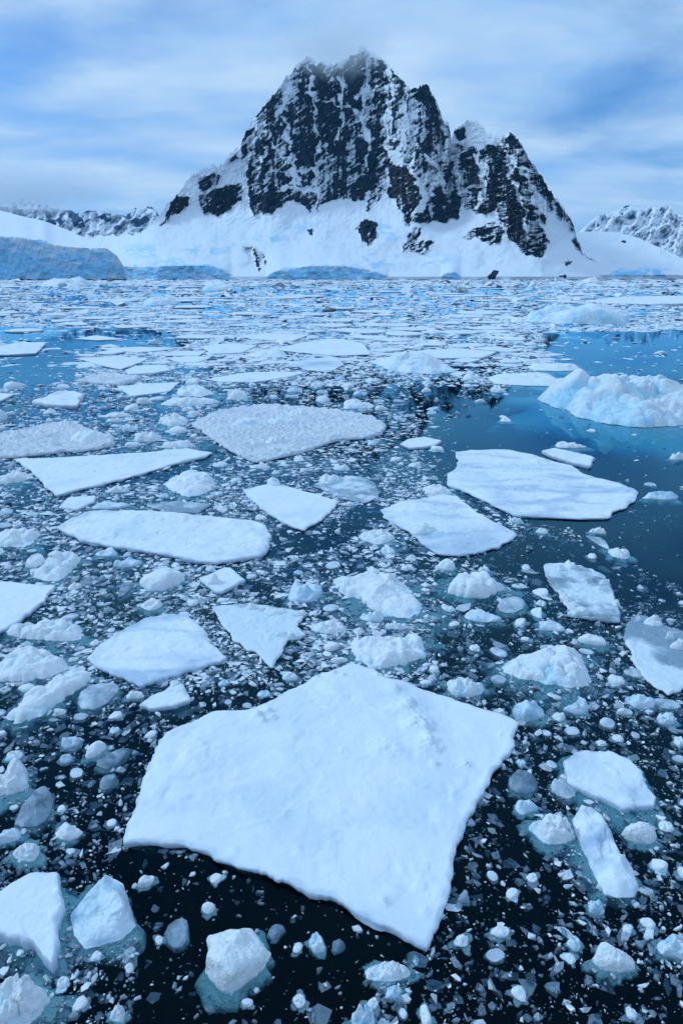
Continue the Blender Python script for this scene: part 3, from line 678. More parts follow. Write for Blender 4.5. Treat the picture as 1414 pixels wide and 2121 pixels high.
# --- the large floe in the foreground
big = poly([(256, 1743), (262, 1700), (283, 1642), (300, 1608), (318, 1572), (330, 1530), (350, 1512), (375, 1500), (410, 1487), (440, 1470), (480, 1467), (520, 1465), (555, 1450), (600, 1425), (650, 1400), (700, 1382), (730, 1370), (760, 1378), (778, 1386), (800, 1400), (850, 1413), (920, 1438), (980, 1460), (1040, 1480), (1074, 1494), (1052, 1555), (1030, 1590), (1000, 1640), (965, 1710), (945, 1770), (930, 1830), (910, 1900), (895, 1940), (884, 1960), (860, 1950), (780, 1905), (700, 1865), (620, 1828), (550, 1805), (500, 1795), (440, 1770), (380, 1752), (320, 1745)], 0.12)
def wl(pts): return [P1(*q) for q in pts]
place('slab', 'ice_floe', 'largest flat white snow-covered floe filling the middle of the foreground', 'ice floe', big, fb=0.12, rough=0.8, res=1.0, seed=11,
      feats=[ft(820, 1425, 0.16, 0.12), ft(845, 1460, 0.26, 0.15), ft(868, 1500, 0.24, 0.16), ft(890, 1540, 0.26, 0.10), ft(800, 1545, 0.28, 0.07), ft(930, 1500, 0.35, -0.05), ft(535, 1480, 0.10, 0.09), ft(555, 1470, 0.09, 0.08), ft(545, 1492, 0.08, 0.07), ft(565, 1485, 0.08, 0.06), ft(700, 1440, 0.8, 0.05), ft(390, 1590, 0.9, 0.10), ft(965, 1580, 0.10, 0.06), ft(900, 1580, 0.07, 0.06), ft(690, 1395, 0.07, 0.06), ft(712, 1400, 0.06, 0.05), ft(658, 1403, 0.06, 0.05), ft(780, 1395, 0.07, 0.05), ft(670, 1855, 0.05, 0.03), ft(795, 1860, 0.05, 0.035), ft(880, 1885, 0.06, 0.03)],
      lines=[(wl([(640, 1590), (690, 1580), (740, 1570), (800, 1560), (870, 1545)]), 0.05, 0.025), (wl([(760, 1465), (830, 1470), (870, 1500), (900, 1550)]), 0.09, 0.05), (wl([(430, 1720), (520, 1705), (590, 1685), (600, 1650), (640, 1600)]), 0.05, 0.022), (wl([(690, 1795), (760, 1780), (840, 1815), (925, 1810)]), 0.03, 0.015), (wl([(600, 1500), (660, 1460), (720, 1430)]), 0.05, 0.02), (wl([(900, 1570), (940, 1630), (970, 1660)]), 0.04, 0.02), (wl([(300, 1665), (360, 1680), (420, 1660)]), 0.06, 0.02)])

SL = 'ice_floe'
def slab(label, pts, **kw):
    z = kw.pop('fb', 0.12) * 0.68
    return place(kw.pop('kind', 'slab'), kw.pop('name', SL), label, kw.pop('cat', 'ice floe'), poly(pts, z), **dict({'fb': z}, **kw))
slab('long narrow flat floe tapering to a point, below the slush plates', [(32, 950), (75, 982), (92, 1007), (118, 1025), (165, 1012), (250, 992), (310, 975), (380, 955), (425, 945), (441, 936), (420, 934), (390, 927), (320, 935), (250, 940), (165, 944), (100, 948)], fb=0.16, rough=1.2)
slab('long boat-shaped smooth white floe, rounded at one end', [(116, 1090), (150, 1072), (185, 1057), (260, 1056), (325, 1060), (410, 1065), (475, 1072), (525, 1077), (552, 1085), (562, 1105), (556, 1135), (540, 1147), (490, 1157), (450, 1162), (410, 1160), (350, 1147), (275, 1135), (215, 1125), (170, 1117), (145, 1105)], fb=0.2, rough=1.8)
o = slab('clean flat triangular floe with a snow knob on its rear edge', [(501, 1014), (550, 1002), (582, 1002), (645, 1020), (702, 1037), (697, 1045), (665, 1075), (627, 1097), (580, 1077), (540, 1050)], fb=0.14, rough=0.7)
place('chunk', 'snow_lump', '', '', blob(550, 582, 986, 1006, 0.3, 901, z=0.12), H=0.35, parent=o, z0=0.10, skirt=0.0)
o = slab('grey half-melted floe touching the rear tip of the triangular floe', [(650, 1007), (680, 1018), (707, 1032), (737, 1037), (757, 1041), (782, 1030), (786, 1020), (777, 1002), (762, 990), (727, 985), (690, 990), (656, 998)], kind='glaze', fb=0.08)
place('chunk', 'snow_lump', '', '', blob(655, 715, 978, 1006, 0.3, 902, z=0.06), H=0.32, parent=o, z0=0.04, skirt=0.0)
o = slab('broad grey-white floe with a rubble ridge, below the wind-streaked floe', [(789, 1055), (827, 1037), (872, 1032), (917, 1022), (947, 1027), (987, 1060), (1027, 1082), (1070, 1103), (1057, 1117), (1027, 1132), (987, 1145), (947, 1150), (907, 1145), (882, 1130), (852, 1105), (822, 1085), (794, 1070)], fb=0.12, rough=1.3, mat='patchy', thin_feats=[(*P1(985, 1125), 1.6, 0.6)])
place('chunk', 'snow_lump', '', '', blob(840, 905, 1072, 1112, 0.25, 903, z=0.1), H=0.28, parent=o, z0=0.08, skirt=0.0)
slab('widest wind-streaked floe with grey patches beside the open water', [(942, 935), (987, 931), (1047, 930), (1102, 940), (1147, 955), (1182, 962), (1207, 980), (1237, 990), (1282, 1000), (1312, 1012), (1322, 1022), (1314, 1035), (1292, 1050), (1272, 1060), (1262, 1072), (1207, 1074), (1132, 1070), (1067, 1067), (1032, 1050), (1002, 1035), (967, 1020), (927, 1002), (924, 982), (947, 965), (949, 955), (944, 945)], fb=0.13, rough=1.4, mat='patchy')
slab('small tapered floe against the rear edge of the wind-streaked floe', [(1121, 932), (1147, 927), (1187, 935), (1231, 946), (1222, 964), (1182, 955), (1142, 942)], fb=0.25)
o = slab('large plate of frozen granular slush with low rubble on it', [(400, 877), (435, 857), (480, 845), (565, 837), (650, 845), (707, 851), (772, 862), (799, 880), (792, 897), (752, 907), (707, 908), (670, 920), (600, 942), (530, 956), (505, 947), (475, 930), (435, 905)], kind='slush', name='slush_floe', fb=0.16)
for i, b in enumerate([(480, 548, 858, 888), (548, 622, 860, 882), (590, 640, 848, 862), (545, 600, 905, 920), (560, 590, 838, 850)]):
    place('chunk', 'snow_lump', '', '', blob(*b, 0.35, 910 + i, z=0.12), H=0.38, parent=o, z0=0.1, skirt=0.0)
o = slab('plate of granular slush at the picture edge above the long pointed floe', [(-40, 905), (50, 890), (100, 877), (150, 872), (190, 892), (235, 905), (240, 920), (200, 930), (100, 937), (30, 947), (-50, 950)], kind='slush', name='slush_floe', fb=0.14)
for i, b in enumerate([(145, 235, 888, 920), (100, 125, 908, 925), (5, 60, 898, 912), (120, 170, 870, 886)]):
    place('chunk', 'snow_lump', '', '', blob(*b, 0.45, 920 + i, z=0.1), H=0.45, parent=o, z0=0.08, skirt=0.0)
slab('smooth flat floe cut off by the left edge, above the rubble ridges', [(-70, 1198), (0, 1202), (60, 1207), (115, 1211), (95, 1240), (50, 1277), (0, 1306), (-70, 1345)], fb=0.16)
slab('rounded grey-white floe with a dimpled top, left of the thin icy wedge', [(179, 1360), (212, 1331), (255, 1303), (300, 1280), (339, 1270), (389, 1271), (403, 1285), (424, 1305), (435, 1324), (453, 1344), (468, 1360), (456, 1370), (407, 1381), (354, 1397), (318, 1411), (293, 1418), (269, 1407), (226, 1391), (198, 1377)], fb=0.14, rough=1.5, mat='patchy')
o = slab('thin wet wedge of ice pointing toward the large floe', [(440, 1259), (462, 1251), (517, 1250), (563, 1253), (618, 1263), (633, 1271), (625, 1284), (612, 1296), (633, 1313), (598, 1325), (583, 1352), (562, 1381), (544, 1364), (532, 1352), (501, 1337), (478, 1317), (462, 1294)], kind='glaze', name='ice_sheet', cat='ice sheet', fb=0.1, thin_feats=[(*P1(555, 1330), 1.2, -0.9), (*P1(500, 1285), 0.9, -0.6)])
for i, b in enumerate([(545, 600, 1250, 1275), (600, 635, 1258, 1275), (510, 535, 1247, 1262), (560, 630, 1300, 1322)]):
    place('chunk', 'snow_lump', '', '', blob(*b, 0.12, 930 + i, z=0.1), H=0.13, parent=o, z0=0.07, skirt=0.0)
o = slab('small square slab with a pointed snow lump on top', [(411, 1197), (466, 1175), (478, 1175), (508, 1200), (458, 1226), (443, 1222)], fb=0.14, rough=0.6)
place('block', 'snow_lump', '', '', blob(428, 456, 1182, 1210, 0.25, 941, z=0.12), H=0.28, parent=o, z0=0.1, skirt=0.0)
o = slab('rubble-strewn wet ice plate with a knob at its rear corner, below open water', [(1124, 1168), (1154, 1166), (1176, 1165), (1227, 1179), (1249, 1190), (1264, 1212), (1274, 1245), (1285, 1274), (1283, 1286), (1245, 1284), (1198, 1275), (1176, 1259), (1162, 1237), (1144, 1212), (1129, 1190)], kind='glaze', name='ice_sheet', cat='ice sheet', fb=0.12, rough=2.0)
for i, b in enumerate([(1165, 1192, 1155, 1182), (1150, 1172, 1168, 1182), (1158, 1186, 1226, 1246), (1170, 1235, 1252, 1275), (1240, 1262, 1196, 1210), (1265, 1284, 1240, 1256)]):
    place('chunk', 'snow_lump', '', '', blob(*b, 0.16, 950 + i, z=0.1), H=0.18, parent=o, z0=0.08, skirt=0.0)
o = slab('wide glazed ice sheet with a snowy rim, cut by the right edge', [(1296, 1292), (1314, 1272), (1336, 1274), (1383, 1299), (1414, 1306), (1480, 1330), (1490, 1400), (1440, 1420), (1414, 1424), (1383, 1437), (1347, 1415), (1311, 1372), (1300, 1335), (1292, 1310)], kind='glaze', name='ice_sheet', cat='ice sheet', fb=0.1, thin_feats=[(*P1(1345, 1390), 0.8, -1.2), (*P1(1310, 1340), 0.5, -0.8), (*P1(1395, 1415), 0.7, -1.0), (*P1(1380, 1340), 1.2, 0.5)])
for i, b in enumerate([(1330, 1380, 1270, 1302), (1312, 1328, 1274, 1288), (1374, 1400, 1308, 1324), (1384, 1425, 1318, 1346)]):
    place('chunk', 'snow_lump', '', '', blob(*b, 0.2, 960 + i, z=0.08), H=0.22, parent=o, z0=0.06, skirt=0.0)
slab('smooth rounded floe with grey wet hollows, beside the elongated bar of ice', [(1167, 1576), (1191, 1555), (1213, 1551), (1267, 1555), (1307, 1573), (1329, 1595), (1336, 1620), (1358, 1649), (1354, 1667), (1314, 1667), (1289, 1671), (1260, 1656), (1220, 1638), (1176, 1620)], fb=0.17, rough=1.6, mat='patchy', skirt=0.10, thin_feats=[(*P1(1315, 1640), 0.22, 0.6), (*P1(1200, 1575), 0.3, 0.35)])
place('growler', 'ice_chunk', 'elongated bar of smooth ice angled below the rounded floe', 'ice chunk', poly([(1185, 1692), (1202, 1668), (1224, 1668), (1245, 1682), (1258, 1712), (1273, 1752), (1295, 1785), (1311, 1796), (1323, 1834), (1314, 1851), (1278, 1853), (1252, 1845), (1234, 1812), (1213, 1765), (1191, 1722)], 0.08), H=0.22, lump=1.2, mat='slab')
slab('thick snow slab cut by the left edge beside the smooth growler', [(-30, 1860), (61, 1805), (88, 1803), (123, 1805), (132, 1875), (118, 1915), (123, 1945), (110, 1998), (94, 1985), (70, 1950), (26, 1937), (-40, 1925)], fb=0.26, skirt=0.10)
slab('small tilted slab of snow above the far corner of the large floe', [(288, 1458), (312, 1440), (350, 1425), (380, 1416), (388, 1430), (396, 1448), (360, 1460), (318, 1466)], fb=0.14, rough=1.5)
# middle distance
slab('flat pale floe with a straight far edge on the grey calm water', [(162, 741), (230, 739), (310, 741), (290, 750), (250, 764), (210, 756)], fb=0.2)
slab('oval floe touching the tip of the pale floe on calm water', [(260, 765), (290, 757), (340, 755), (355, 765), (320, 772), (265, 775)], fb=0.25)
slab('flat wedge floe below the oval one', [(243, 800), (300, 794), (372, 791), (350, 810), (270, 820)], fb=0.16)
slab('long thin lens of flat ice before the two wide white floes', [(428, 785), (500, 772), (560, 769), (637, 770), (600, 780), (530, 790), (460, 790)], fb=0.18)
slab('wide flat floe left of the widest white one', [(415, 717), (475, 710), (533, 715), (500, 730), (440, 732)], fb=0.22)
slab('widest clean white floe in the middle distance', [(568, 723), (620, 710), (680, 701), (712, 702), (752, 711), (770, 733), (700, 736), (620, 729)], fb=0.22)
slab('wedge of thick snow with a broken front edge near the left', [(65, 830), (95, 822), (120, 810), (150, 808), (174, 815), (160, 838), (100, 836)], fb=0.4, rough=2.5)
slab('thin straight floe lying farthest out on the calm water', [(157, 701), (200, 694), (258, 702), (200, 704)], fb=0.2)
slab('long sliver of flat ice behind the pale wedge floe', [(203, 721), (290, 718), (368, 720), (330, 726), (290, 729), (240, 726)], fb=0.2)
slab('lumpy low floe at the edge of the calm water', [(158, 788), (195, 777), (235, 773), (292, 782), (255, 795), (200, 792)], fb=0.3, rough=3, kind='slush')
slab('small floe with a melt pond in front of the widest white floe', [(600, 750), (640, 742), (700, 740), (714, 755), (680, 770), (630, 765)], fb=0.12, mat='patchy', thin_feats=[(*P1(655, 753), 2.0, 0.7)])
slab('flat grey floe behind the widest white one', [(493, 695), (560, 691), (642, 692), (605, 706), (525, 702)], fb=0.2)
slab('narrow flat floe between the sliver and the wide flat floe', [(325, 732), (380, 726), (428, 727), (412, 736), (350, 736)], fb=0.2)
slab('small flat floe in front of the narrow one', [(345, 741), (390, 737), (437, 740), (412, 750), (370, 749)], fb=0.2)
slab('low snowy floe reaching in from the left edge on calm water', [(-40, 726), (50, 707), (95, 711), (75, 730), (20, 733), (-40, 734)], fb=0.35, rough=2.5)
slab('tip of a floe poking in at the left edge below calm water', [(-40, 818), (0, 813), (31, 815), (0, 830), (-40, 835)], fb=0.2)
slab('long flat strip of ice behind the low blue iceberg', [(1218, 622), (1280, 616), (1360, 613), (1480, 614), (1480, 626), (1360, 629), (1260, 627)], fb=0.9, rough=3)
slab('long flat floe reaching left from the white hump', [(800, 735), (880, 724), (960, 722), (1028, 728), (1000, 740), (900, 741)], fb=0.28)
slab('small flat floe under the right tip of the slush plate', [(828, 918), (845, 908), (880, 904), (915, 912), (900, 922), (850, 927)], fb=0.18)
slab('tiny flat slab between the long floe and the boat-shaped floe', [(122, 1050), (140, 1030), (170, 1027), (200, 1026), (195, 1038), (160, 1055)], fb=0.14)
slab('thin blue-tinted slab behind the boat-shaped floe', [(303, 1046), (345, 1038), (400, 1040), (437, 1044), (410, 1062), (350, 1060)], kind='glaze', fb=0.1)
slab('pale three-cornered scrap of ice beside the open blue water', [(1212, 1109), (1240, 1112), (1254, 1120), (1262, 1138), (1240, 1128)], kind='glaze', fb=0.06)

# --- bergs
place('berg', 'iceberg', 'tall lumpy white iceberg with a blue waterline beside the open water', 'iceberg', poly([(1112, 828), (1150, 845), (1200, 866), (1260, 880), (1330, 887), (1400, 884), (1450, 872), (1470, 852), (1420, 834), (1300, 822), (1200, 818)], 0), H=1.9, lump=0.95, seed=33, steep=4.5, res=1.1, skirt=0.26,
      feats=[ft(1240, 850, 1.4, 0.35), ft(1300, 850, 1.6, 0.35), ft(1385, 862, 1.5, -0.45), ft(1150, 846, 1.6, -0.7)])
place('berg', 'iceberg', 'low flat-topped iceberg with a blue undercut floating before the far shore', 'iceberg', poly([(1086, 664), (1120, 668), (1180, 671), (1240, 673), (1290, 673), (1306, 666), (1280, 660), (1220, 656), (1140, 657)], 0), H=3.7, lump=0.2, seed=38, steep=18, res=1.4, skirt=0.05, feats=[(*P1(1100, 664), 5, -1.5), (*P1(1290, 667), 3, -0.6)])
place('berg', 'iceberg', 'white humped iceberg with a low tail in the middle distance', 'iceberg', poly([(768, 752), (800, 764), (850, 774), (900, 776), (942, 771), (935, 762), (880, 754), (820, 748)], 0), H=1.3, lump=0.45, seed=43, steep=2.4, res=1.3, skirt=0.08, feats=[(*P1(845, 760), 2.0, 0.5), (*P1(905, 765), 1.2, -0.5)])
place('berg', 'iceberg', 'pale iceberg just off the blue ice cliff', 'iceberg', blob(28, 138, 573, 600, 6, 51), H=7, lump=0.8, res=1.2, feats=[(*P1(95, 597), 6, 4)])
place('berg', 'iceberg', 'small pointed iceberg near the middle of the far shore', 'iceberg', blob(384, 478, 581, 610, 4, 52), H=4.5, lump=0.8, res=1.2, feats=[(*P1(430, 605), 5, 3)])
place('berg', 'iceberg', 'small white iceberg with a rounded end right of the calm water', 'iceberg', blob(288, 366, 613, 637, 2.0, 53), H=2.2, lump=0.9, res=1.2)
# --- chunks: (label, box, height, kind)
CH = [
   ('smooth pale blue rounded lump left of the scalloped one', (596, 673, 1193, 1250), 0.34, 'growler'),
 ('tall craggy white lump right of the scalloped one', (922, 1052, 1168, 1243), 0.5, 'chunk'),
 ('small smooth white block behind the tall craggy lump', (896, 957, 1152, 1186), 0.3, 'block'),
 ('complicated pile of white and turquoise rubble left of the glazed sheet', (1035, 1228, 1322, 1440), 0.42, 'chunk'),
 ('rounded white lump off the right shoulder of the large floe', (912, 1002, 1386, 1446), 0.36, 'chunk'),
 ('pale lump by the right corner of the large floe', (1050, 1130, 1438, 1498), 0.3, 'growler'),
 ('crumbly pale lump left of the elongated bar of ice', (1086, 1186, 1675, 1755), 0.3, 'chunk'),
 ('wedge-shaped white lump right of the elongated bar of ice', (1281, 1365, 1700, 1757), 0.28, 'block'),
 ('bell-shaped white lump alone near the bottom right', (1219, 1319, 1937, 2020), 0.3, 'block'),
   ('big blue-white lump in the bottom left corner', (-40, 125, 2010, 2150), 0.4, 'chunk'),
 ('long crusty ridge of rubble below the cut-off flat floe', (0, 192, 1277, 1332), 0.3, 'chunk'),
 ('broad blue-shadowed heap of rubble at the left edge', (-20, 150, 1328, 1422), 0.36, 'chunk'),
 ('rounded crusty lump at the left edge above the wet plate', (-10, 72, 1563, 1652), 0.36, 'chunk'),
 ('crusty lump at the left edge beside the boat-shaped floe', (-15, 82, 1086, 1137), 0.36, 'chunk'),
 ('twin-peaked white lump above the rounded grey-white floe', (85, 168, 1125, 1207), 0.42, 'chunk'),
 ('faceted white lump with a blue face below the boat-shaped floe', (285, 392, 1155, 1232), 0.48, 'block'),
 ('craggy diagonal ridge of ice between the long and boat-shaped floes', (332, 470, 957, 1035), 0.45, 'chunk'),
 ('small white lump in front of the broad grey-white floe', (740, 822, 1089, 1130), 0.3, 'chunk'),
 ('white lump on the near tip of the widest streaked floe', (1050, 1088, 1068, 1088), 0.22, 'chunk'),
 ('blue-white lump between the slush plate and the streaked floe', (866, 936, 1000, 1028), 0.3, 'chunk'),
 ('knobbly white lump floating at the edge of open blue water', (1261, 1306, 1124, 1161), 0.26, 'chunk'),
 ('small mushroom of white ice above the three-cornered scrap', (1216, 1257, 1089, 1107), 0.18, 'chunk'),
 ('flat blue-white lump off the right tip of the streaked floe', (1320, 1408, 1016, 1037), 0.22, 'growler'),
 ('low strip of snow lumps behind the streaked floe', (1140, 1216, 913, 929), 0.25, 'chunk'),
 ('white lump at the right edge on open water', (1381, 1430, 934, 954), 0.35, 'chunk'),
 ('bright blue-streaked lump behind the lens-shaped floe', (514, 602, 718, 745), 0.7, 'chunk'),
 ('flat white rubble strip right of the humped iceberg, the nearer one', (985, 1162, 760, 802), 0.5, 'chunk'),
 ('flat white rubble strip right of the humped iceberg, the farther one', (1076, 1208, 749, 770), 0.45, 'chunk'),
 ('lumpy white pile behind the slush plate, the upper of two', (360, 456, 796, 823), 0.6, 'chunk'),
 ('lumpy white pile behind the slush plate, the lower of two', (326, 456, 818, 842), 0.5, 'chunk'),
 ('small peaked pile left of the large slush plate', (324, 392, 848, 886), 0.6, 'chunk'),
 ('low strip of lumps behind the small slush plate', (195, 286, 852, 867), 0.25, 'chunk'),
 ('rounded pile between the two slush plates', (278, 335, 889, 917), 0.5, 'chunk'),
 ('long low pile touching the rear of the long pointed floe', (328, 406, 908, 930), 0.35, 'chunk'),
 ('small flat lump between the slush plates', (249, 287, 879, 894), 0.3, 'growler'),
 ('tiny white lump alone on the dark open water', (1035, 1060, 862, 876), 0.25, 'chunk'),
 ('upright white lump at the left edge above the small slush plate', (-15, 21, 842, 872), 0.8, 'chunk'),
 ('peaked lump right of the piles behind the slush plate', (465, 515, 806, 832), 0.6, 'chunk'),
 ('crumbly lump behind the right half of the slush plate', (700, 775, 822, 850), 0.45, 'chunk'),
 ('white strip of snow in front of the humped iceberg', (930, 990, 768, 778), 0.25, 'chunk'),
 ('lump of old snow at the left edge beside the long pointed floe', (-20, 62, 968, 1008), 0.4, 'chunk'),
 ('pale lump right of the small slab below the long pointed floe', (215, 272, 1002, 1023), 0.25, 'chunk'),
 ('flat pale lump under the craggy diagonal ridge', (185, 272, 1036, 1056), 0.14, 'growler'),
 ('little white corner block left of the twin-peaked lump', (52, 93, 1146, 1180), 0.26, 'block'),
 ('pale blob below the near edge of the boat-shaped floe', (193, 246, 1131, 1156), 0.18, 'growler'),
 ('low pale lump between twin-peaked and faceted lumps', (235, 300, 1147, 1177), 0.2, 'growler'),
 ('crumbly lump below the faceted one', (290, 342, 1230, 1268), 0.22, 'chunk'),
 ('white lump between the thin icy wedge and the rubble block', (638, 722, 1281, 1320), 0.22, 'chunk'),
 ('pale lump below the scalloped one', (742, 805, 1264, 1293), 0.18, 'growler'),
 ('row of small lumps above the rubble block', (798, 855, 1286, 1306), 0.16, 'chunk'),
 ('long bone-shaped sliver of ice right of the rubble block', (955, 1038, 1256, 1292), 0.14, 'growler'),
 ('small square chip standing left of the rubble-strewn plate', (1098, 1127, 1253, 1284), 0.2, 'block'),
 ('long chip of ice below the square chip', (1110, 1178, 1280, 1312), 0.14, 'growler'),
 ('ridged white block above the pile of turquoise rubble', (1194, 1264, 1305, 1342), 0.2, 'block'),
 ('white-veined oval lump right of the large floe shoulder', (1166, 1222, 1448, 1486), 0.2, 'growler'),
 ('pale dome below the glazed sheet', (1283, 1358, 1428, 1470), 0.22, 'growler'),
 ('grey dome below the pale one at the right', (1346, 1402, 1468, 1506), 0.2, 'growler'),
 ('small white loaf left of the grey dome', (1272, 1312, 1462, 1482), 0.14, 'block'),
 ('white scrap beside the thick snow slab, above the smooth growler', (108, 173, 1704, 1750), 0.2, 'block'),
 ('egg-shaped white lump left of the large floe', (129, 167, 1514, 1554), 0.18, 'growler'),
 ('pointed white lump right of the egg-shaped one', (180, 222, 1524, 1576), 0.2, 'block'),
 ('small oval lump below the egg-shaped one', (124, 154, 1558, 1583), 0.12, 'growler'),
 ('pale lump at the left edge below the wet plate', (-10, 46, 1712, 1752), 0.16, 'growler'),
 ('crumbly lump above the thick snow slab', (28, 86, 1735, 1787), 0.18, 'chunk'),
 ('rough white clod at the tip of the small tilted slab', (258, 302, 1424, 1452), 0.18, 'chunk'),
 ('small pale chip left of the rounded floe with wet hollows', (1048, 1116, 1648, 1692), 0.16, 'growler'),
 ('rounded chip off the large floe edge near the bottom right', (1212, 1251, 1862, 1899), 0.16, 'growler'),
 ('bright white sliver of ice alone in the black water', (1011, 1059, 1914, 1947), 0.07, 'block'),
 ('pale pod of ice cut by the right edge near the bottom', (1358, 1430, 1934, 1992), 0.2, 'growler'),
 ('oval frosted lump below the near edge of the large floe', (634, 676, 1924, 1988), 0.14, 'growler'),
 ('white bulb of ice cut by the bottom edge', (720, 776, 2078, 2150), 0.24, 'growler'),
 ('crusty white shard below the tip of the large floe', (752, 866, 1988, 2042), 0.16, 'chunk'),
 ('pale scrap under the crusty white shard', (794, 832, 2036, 2072), 0.1, 'growler'),
 ('upright white spike of ice at the bottom edge', (868, 893, 2068, 2135), 0.14, 'block'),
 ('small faceted chip below the left corner of the large floe', (281, 319, 1807, 1843), 0.12, 'block'),
 ('small cube-like chip below the large floe', (414, 449, 1866, 1896), 0.12, 'block'),
 ('little crown-shaped clod at the bottom left', (225, 260, 2080, 2125), 0.16, 'chunk'),
 ('white chip right of the bell-shaped lump', (1170, 1203, 1932, 1974), 0.12, 'growler'),
]
place('chunk', 'ice_chunk', 'white block with broken rubble heaped on its near half, touching the large floe', 'ice chunk', poly([(727, 1330), (760, 1322), (800, 1318), (863, 1318), (876, 1330), (881, 1356), (840, 1370), (805, 1376), (770, 1382), (738, 1364)], 0.08), H=0.34, steep=14, lump=0.7, skirt=0.15, res=1.3)
place('chunk', 'ice_chunk', 'crusty white lump with scalloped rear edge above the rubble block', 'ice chunk', poly([(694, 1205), (735, 1203), (760, 1196), (812, 1198), (838, 1210), (857, 1232), (875, 1252), (866, 1270), (847, 1279), (805, 1274), (770, 1260), (740, 1238), (705, 1226)], 0.05), H=0.30, steep=9, lump=1.0, skirt=0.22, res=1.3,
      feats=[(*P1(755, 1200), 0.25, 0.12), (*P1(810, 1203), 0.25, 0.12), (*P1(710, 1212), 0.25, 0.10)])
place('growler', 'ice_chunk', 'smooth greenish-white growler beside the thick snow slab', 'ice chunk', poly([(145, 1890), (175, 1852), (218, 1806), (254, 1824), (267, 1862), (281, 1912), (254, 1938), (210, 1951), (175, 1960), (153, 1930)], 0.08), H=0.26, steep=3.2, skirt=0.10, res=1.2)
place('block', 'ice_chunk', 'star-shaped white block with turquoise flanks alone in dark water', 'ice chunk', poly([(428, 1942), (478, 1932), (526, 1928), (541, 1948), (560, 1975), (545, 2005), (500, 2038), (478, 2057), (448, 2040), (425, 2010), (432, 1975)], 0.06), H=0.38, skirt=0.10, res=1.3, seed=77)
for i, (lab, b, H, k) in enumerate(CH):
    place(k, 'ice_chunk', lab, 'ice chunk', blob(*b, H, 500 + i * 3, corners=5 if k == 'block' else 7), H=H, res=1.25)
place('chunk', 'ice_chunk', 'diagonal crusty ridge of ice over a turquoise foot at the left', 'ice chunk', poly([(8, 1492), (60, 1450), (110, 1425), (140, 1395), (170, 1383), (192, 1395), (180, 1420), (130, 1450), (95, 1480), (40, 1502)], 0), H=0.3, skirt=0.14, res=1.2)
GZ = [
 ('grey wet lump of clear ice left of the rounded floe with hollows', (1047, 1117, 1596, 1655), 0.12),
 ('dull wet plate of ice with a darker top at the left', (38, 127, 1628, 1722), 0.12),
 ('dark clear bar of ice between the pointed lump and the large floe', (188, 260, 1543, 1612), 0.05),
 ('pale clear oval lump left of the large floe corner', (203, 243, 1603, 1642), 0.08),
 ('half-sunken pale slush lump right of the crusty ridge', (163, 252, 1402, 1472), 0.10),
 ('clear pane of ice beside the twin-peaked lump', (243, 282, 1194, 1242), 0.06),
 ('dark clear shard below the left part of the large floe', (338, 398, 1898, 1968), 0.05),
 ('small dark clear lump beside the oval frosted one', (682, 716, 1938, 1977), 0.07),
 ('round sparkling clear lump right of the large floe tip', (943, 979, 1841, 1882), 0.08),
 ('clear oval lump below the sliver of ice', (1173, 1203, 1933, 1975), 0.07),
 ('broad dull plate between the tall craggy lump and the square chip', (1020, 1100, 1225, 1275), 0.05),
 ('dull triangular plate beside the glazed sheet', (1283, 1330, 1375, 1408), 0.06),
 ('grey square pane behind the large floe shoulder', (1012, 1062, 1392, 1420), 0.05),
 ('half-sunken wet lump behind the pale lump by the large floe corner', (1138, 1200, 1600, 1660), 0.08),
 ('clear glinting lump right of the star-shaped white block', (553, 592, 1908, 1952), 0.06),
 ('dull plate at the right edge above the grey dome', (1350, 1414, 1440, 1470), 0.05),
]
for i, (lab, b, H) in enumerate(GZ):
    if 'below the sliver' in lab: continue
    w = b[1] - b[0]
    ob = place('block', 'ice_chunk', lab, 'ice chunk', blob(*b, 0.08, 800 + i * 3, corners=5), H=H * 1.3 + 0.03, lump=0.5, skirt=0.05, thin_bias=0.62, mat='clear' if ('dark' in lab or 'clear' in lab) else 'glaze', res=1.3)
print('traced', CNT[0], round(time.time() - T0, 1))

# --- repeats that nothing tells apart: shared meshes, each an object of its own
rs = np.random.RandomState(5)
PROTO = {}
def unit_outline(seed, corners):
    r = np.random.RandomState(seed); ang = (np.arange(corners) + r.uniform(-0.35, 0.35, corners)) * 2 * math.pi / corners
    rad = r.uniform(0.30, 0.58, corners); return chaikin(np.stack([np.cos(ang) * rad, np.sin(ang) * rad], -1), 1)
for k, n, H in (('chunk', 5, 0.34), ('growler', 3, 0.28), ('block', 4, 0.32), ('glaze', 3, 0.07)):
    for i in range(n):
        me, c = ice_body(unit_outline(60 + i * 5, 5 + i % 3), 'block' if k == 'glaze' else k, H if k != 'glaze' else 0.16, 60 + i, 40, 11, M[MATOF[k]], 'ice_chunk', skirt=0.06 if k == 'glaze' else None, thin_bias=0.5 if k == 'glaze' else 0.0)
        PROTO.setdefault(k, []).append(me)
def taken(x, y, margin, sols):
    for s_, lo, hi in sols:
        if lo[0] - margin < x < hi[0] + margin and lo[1] - margin < y < hi[1] + margin:
            if sdist(s_, np.array([x]), np.array([y]))[0] > -margin: return True
    return False
sols = [(s_, s_.min(0), s_.max(0)) for s_ in SOLID]
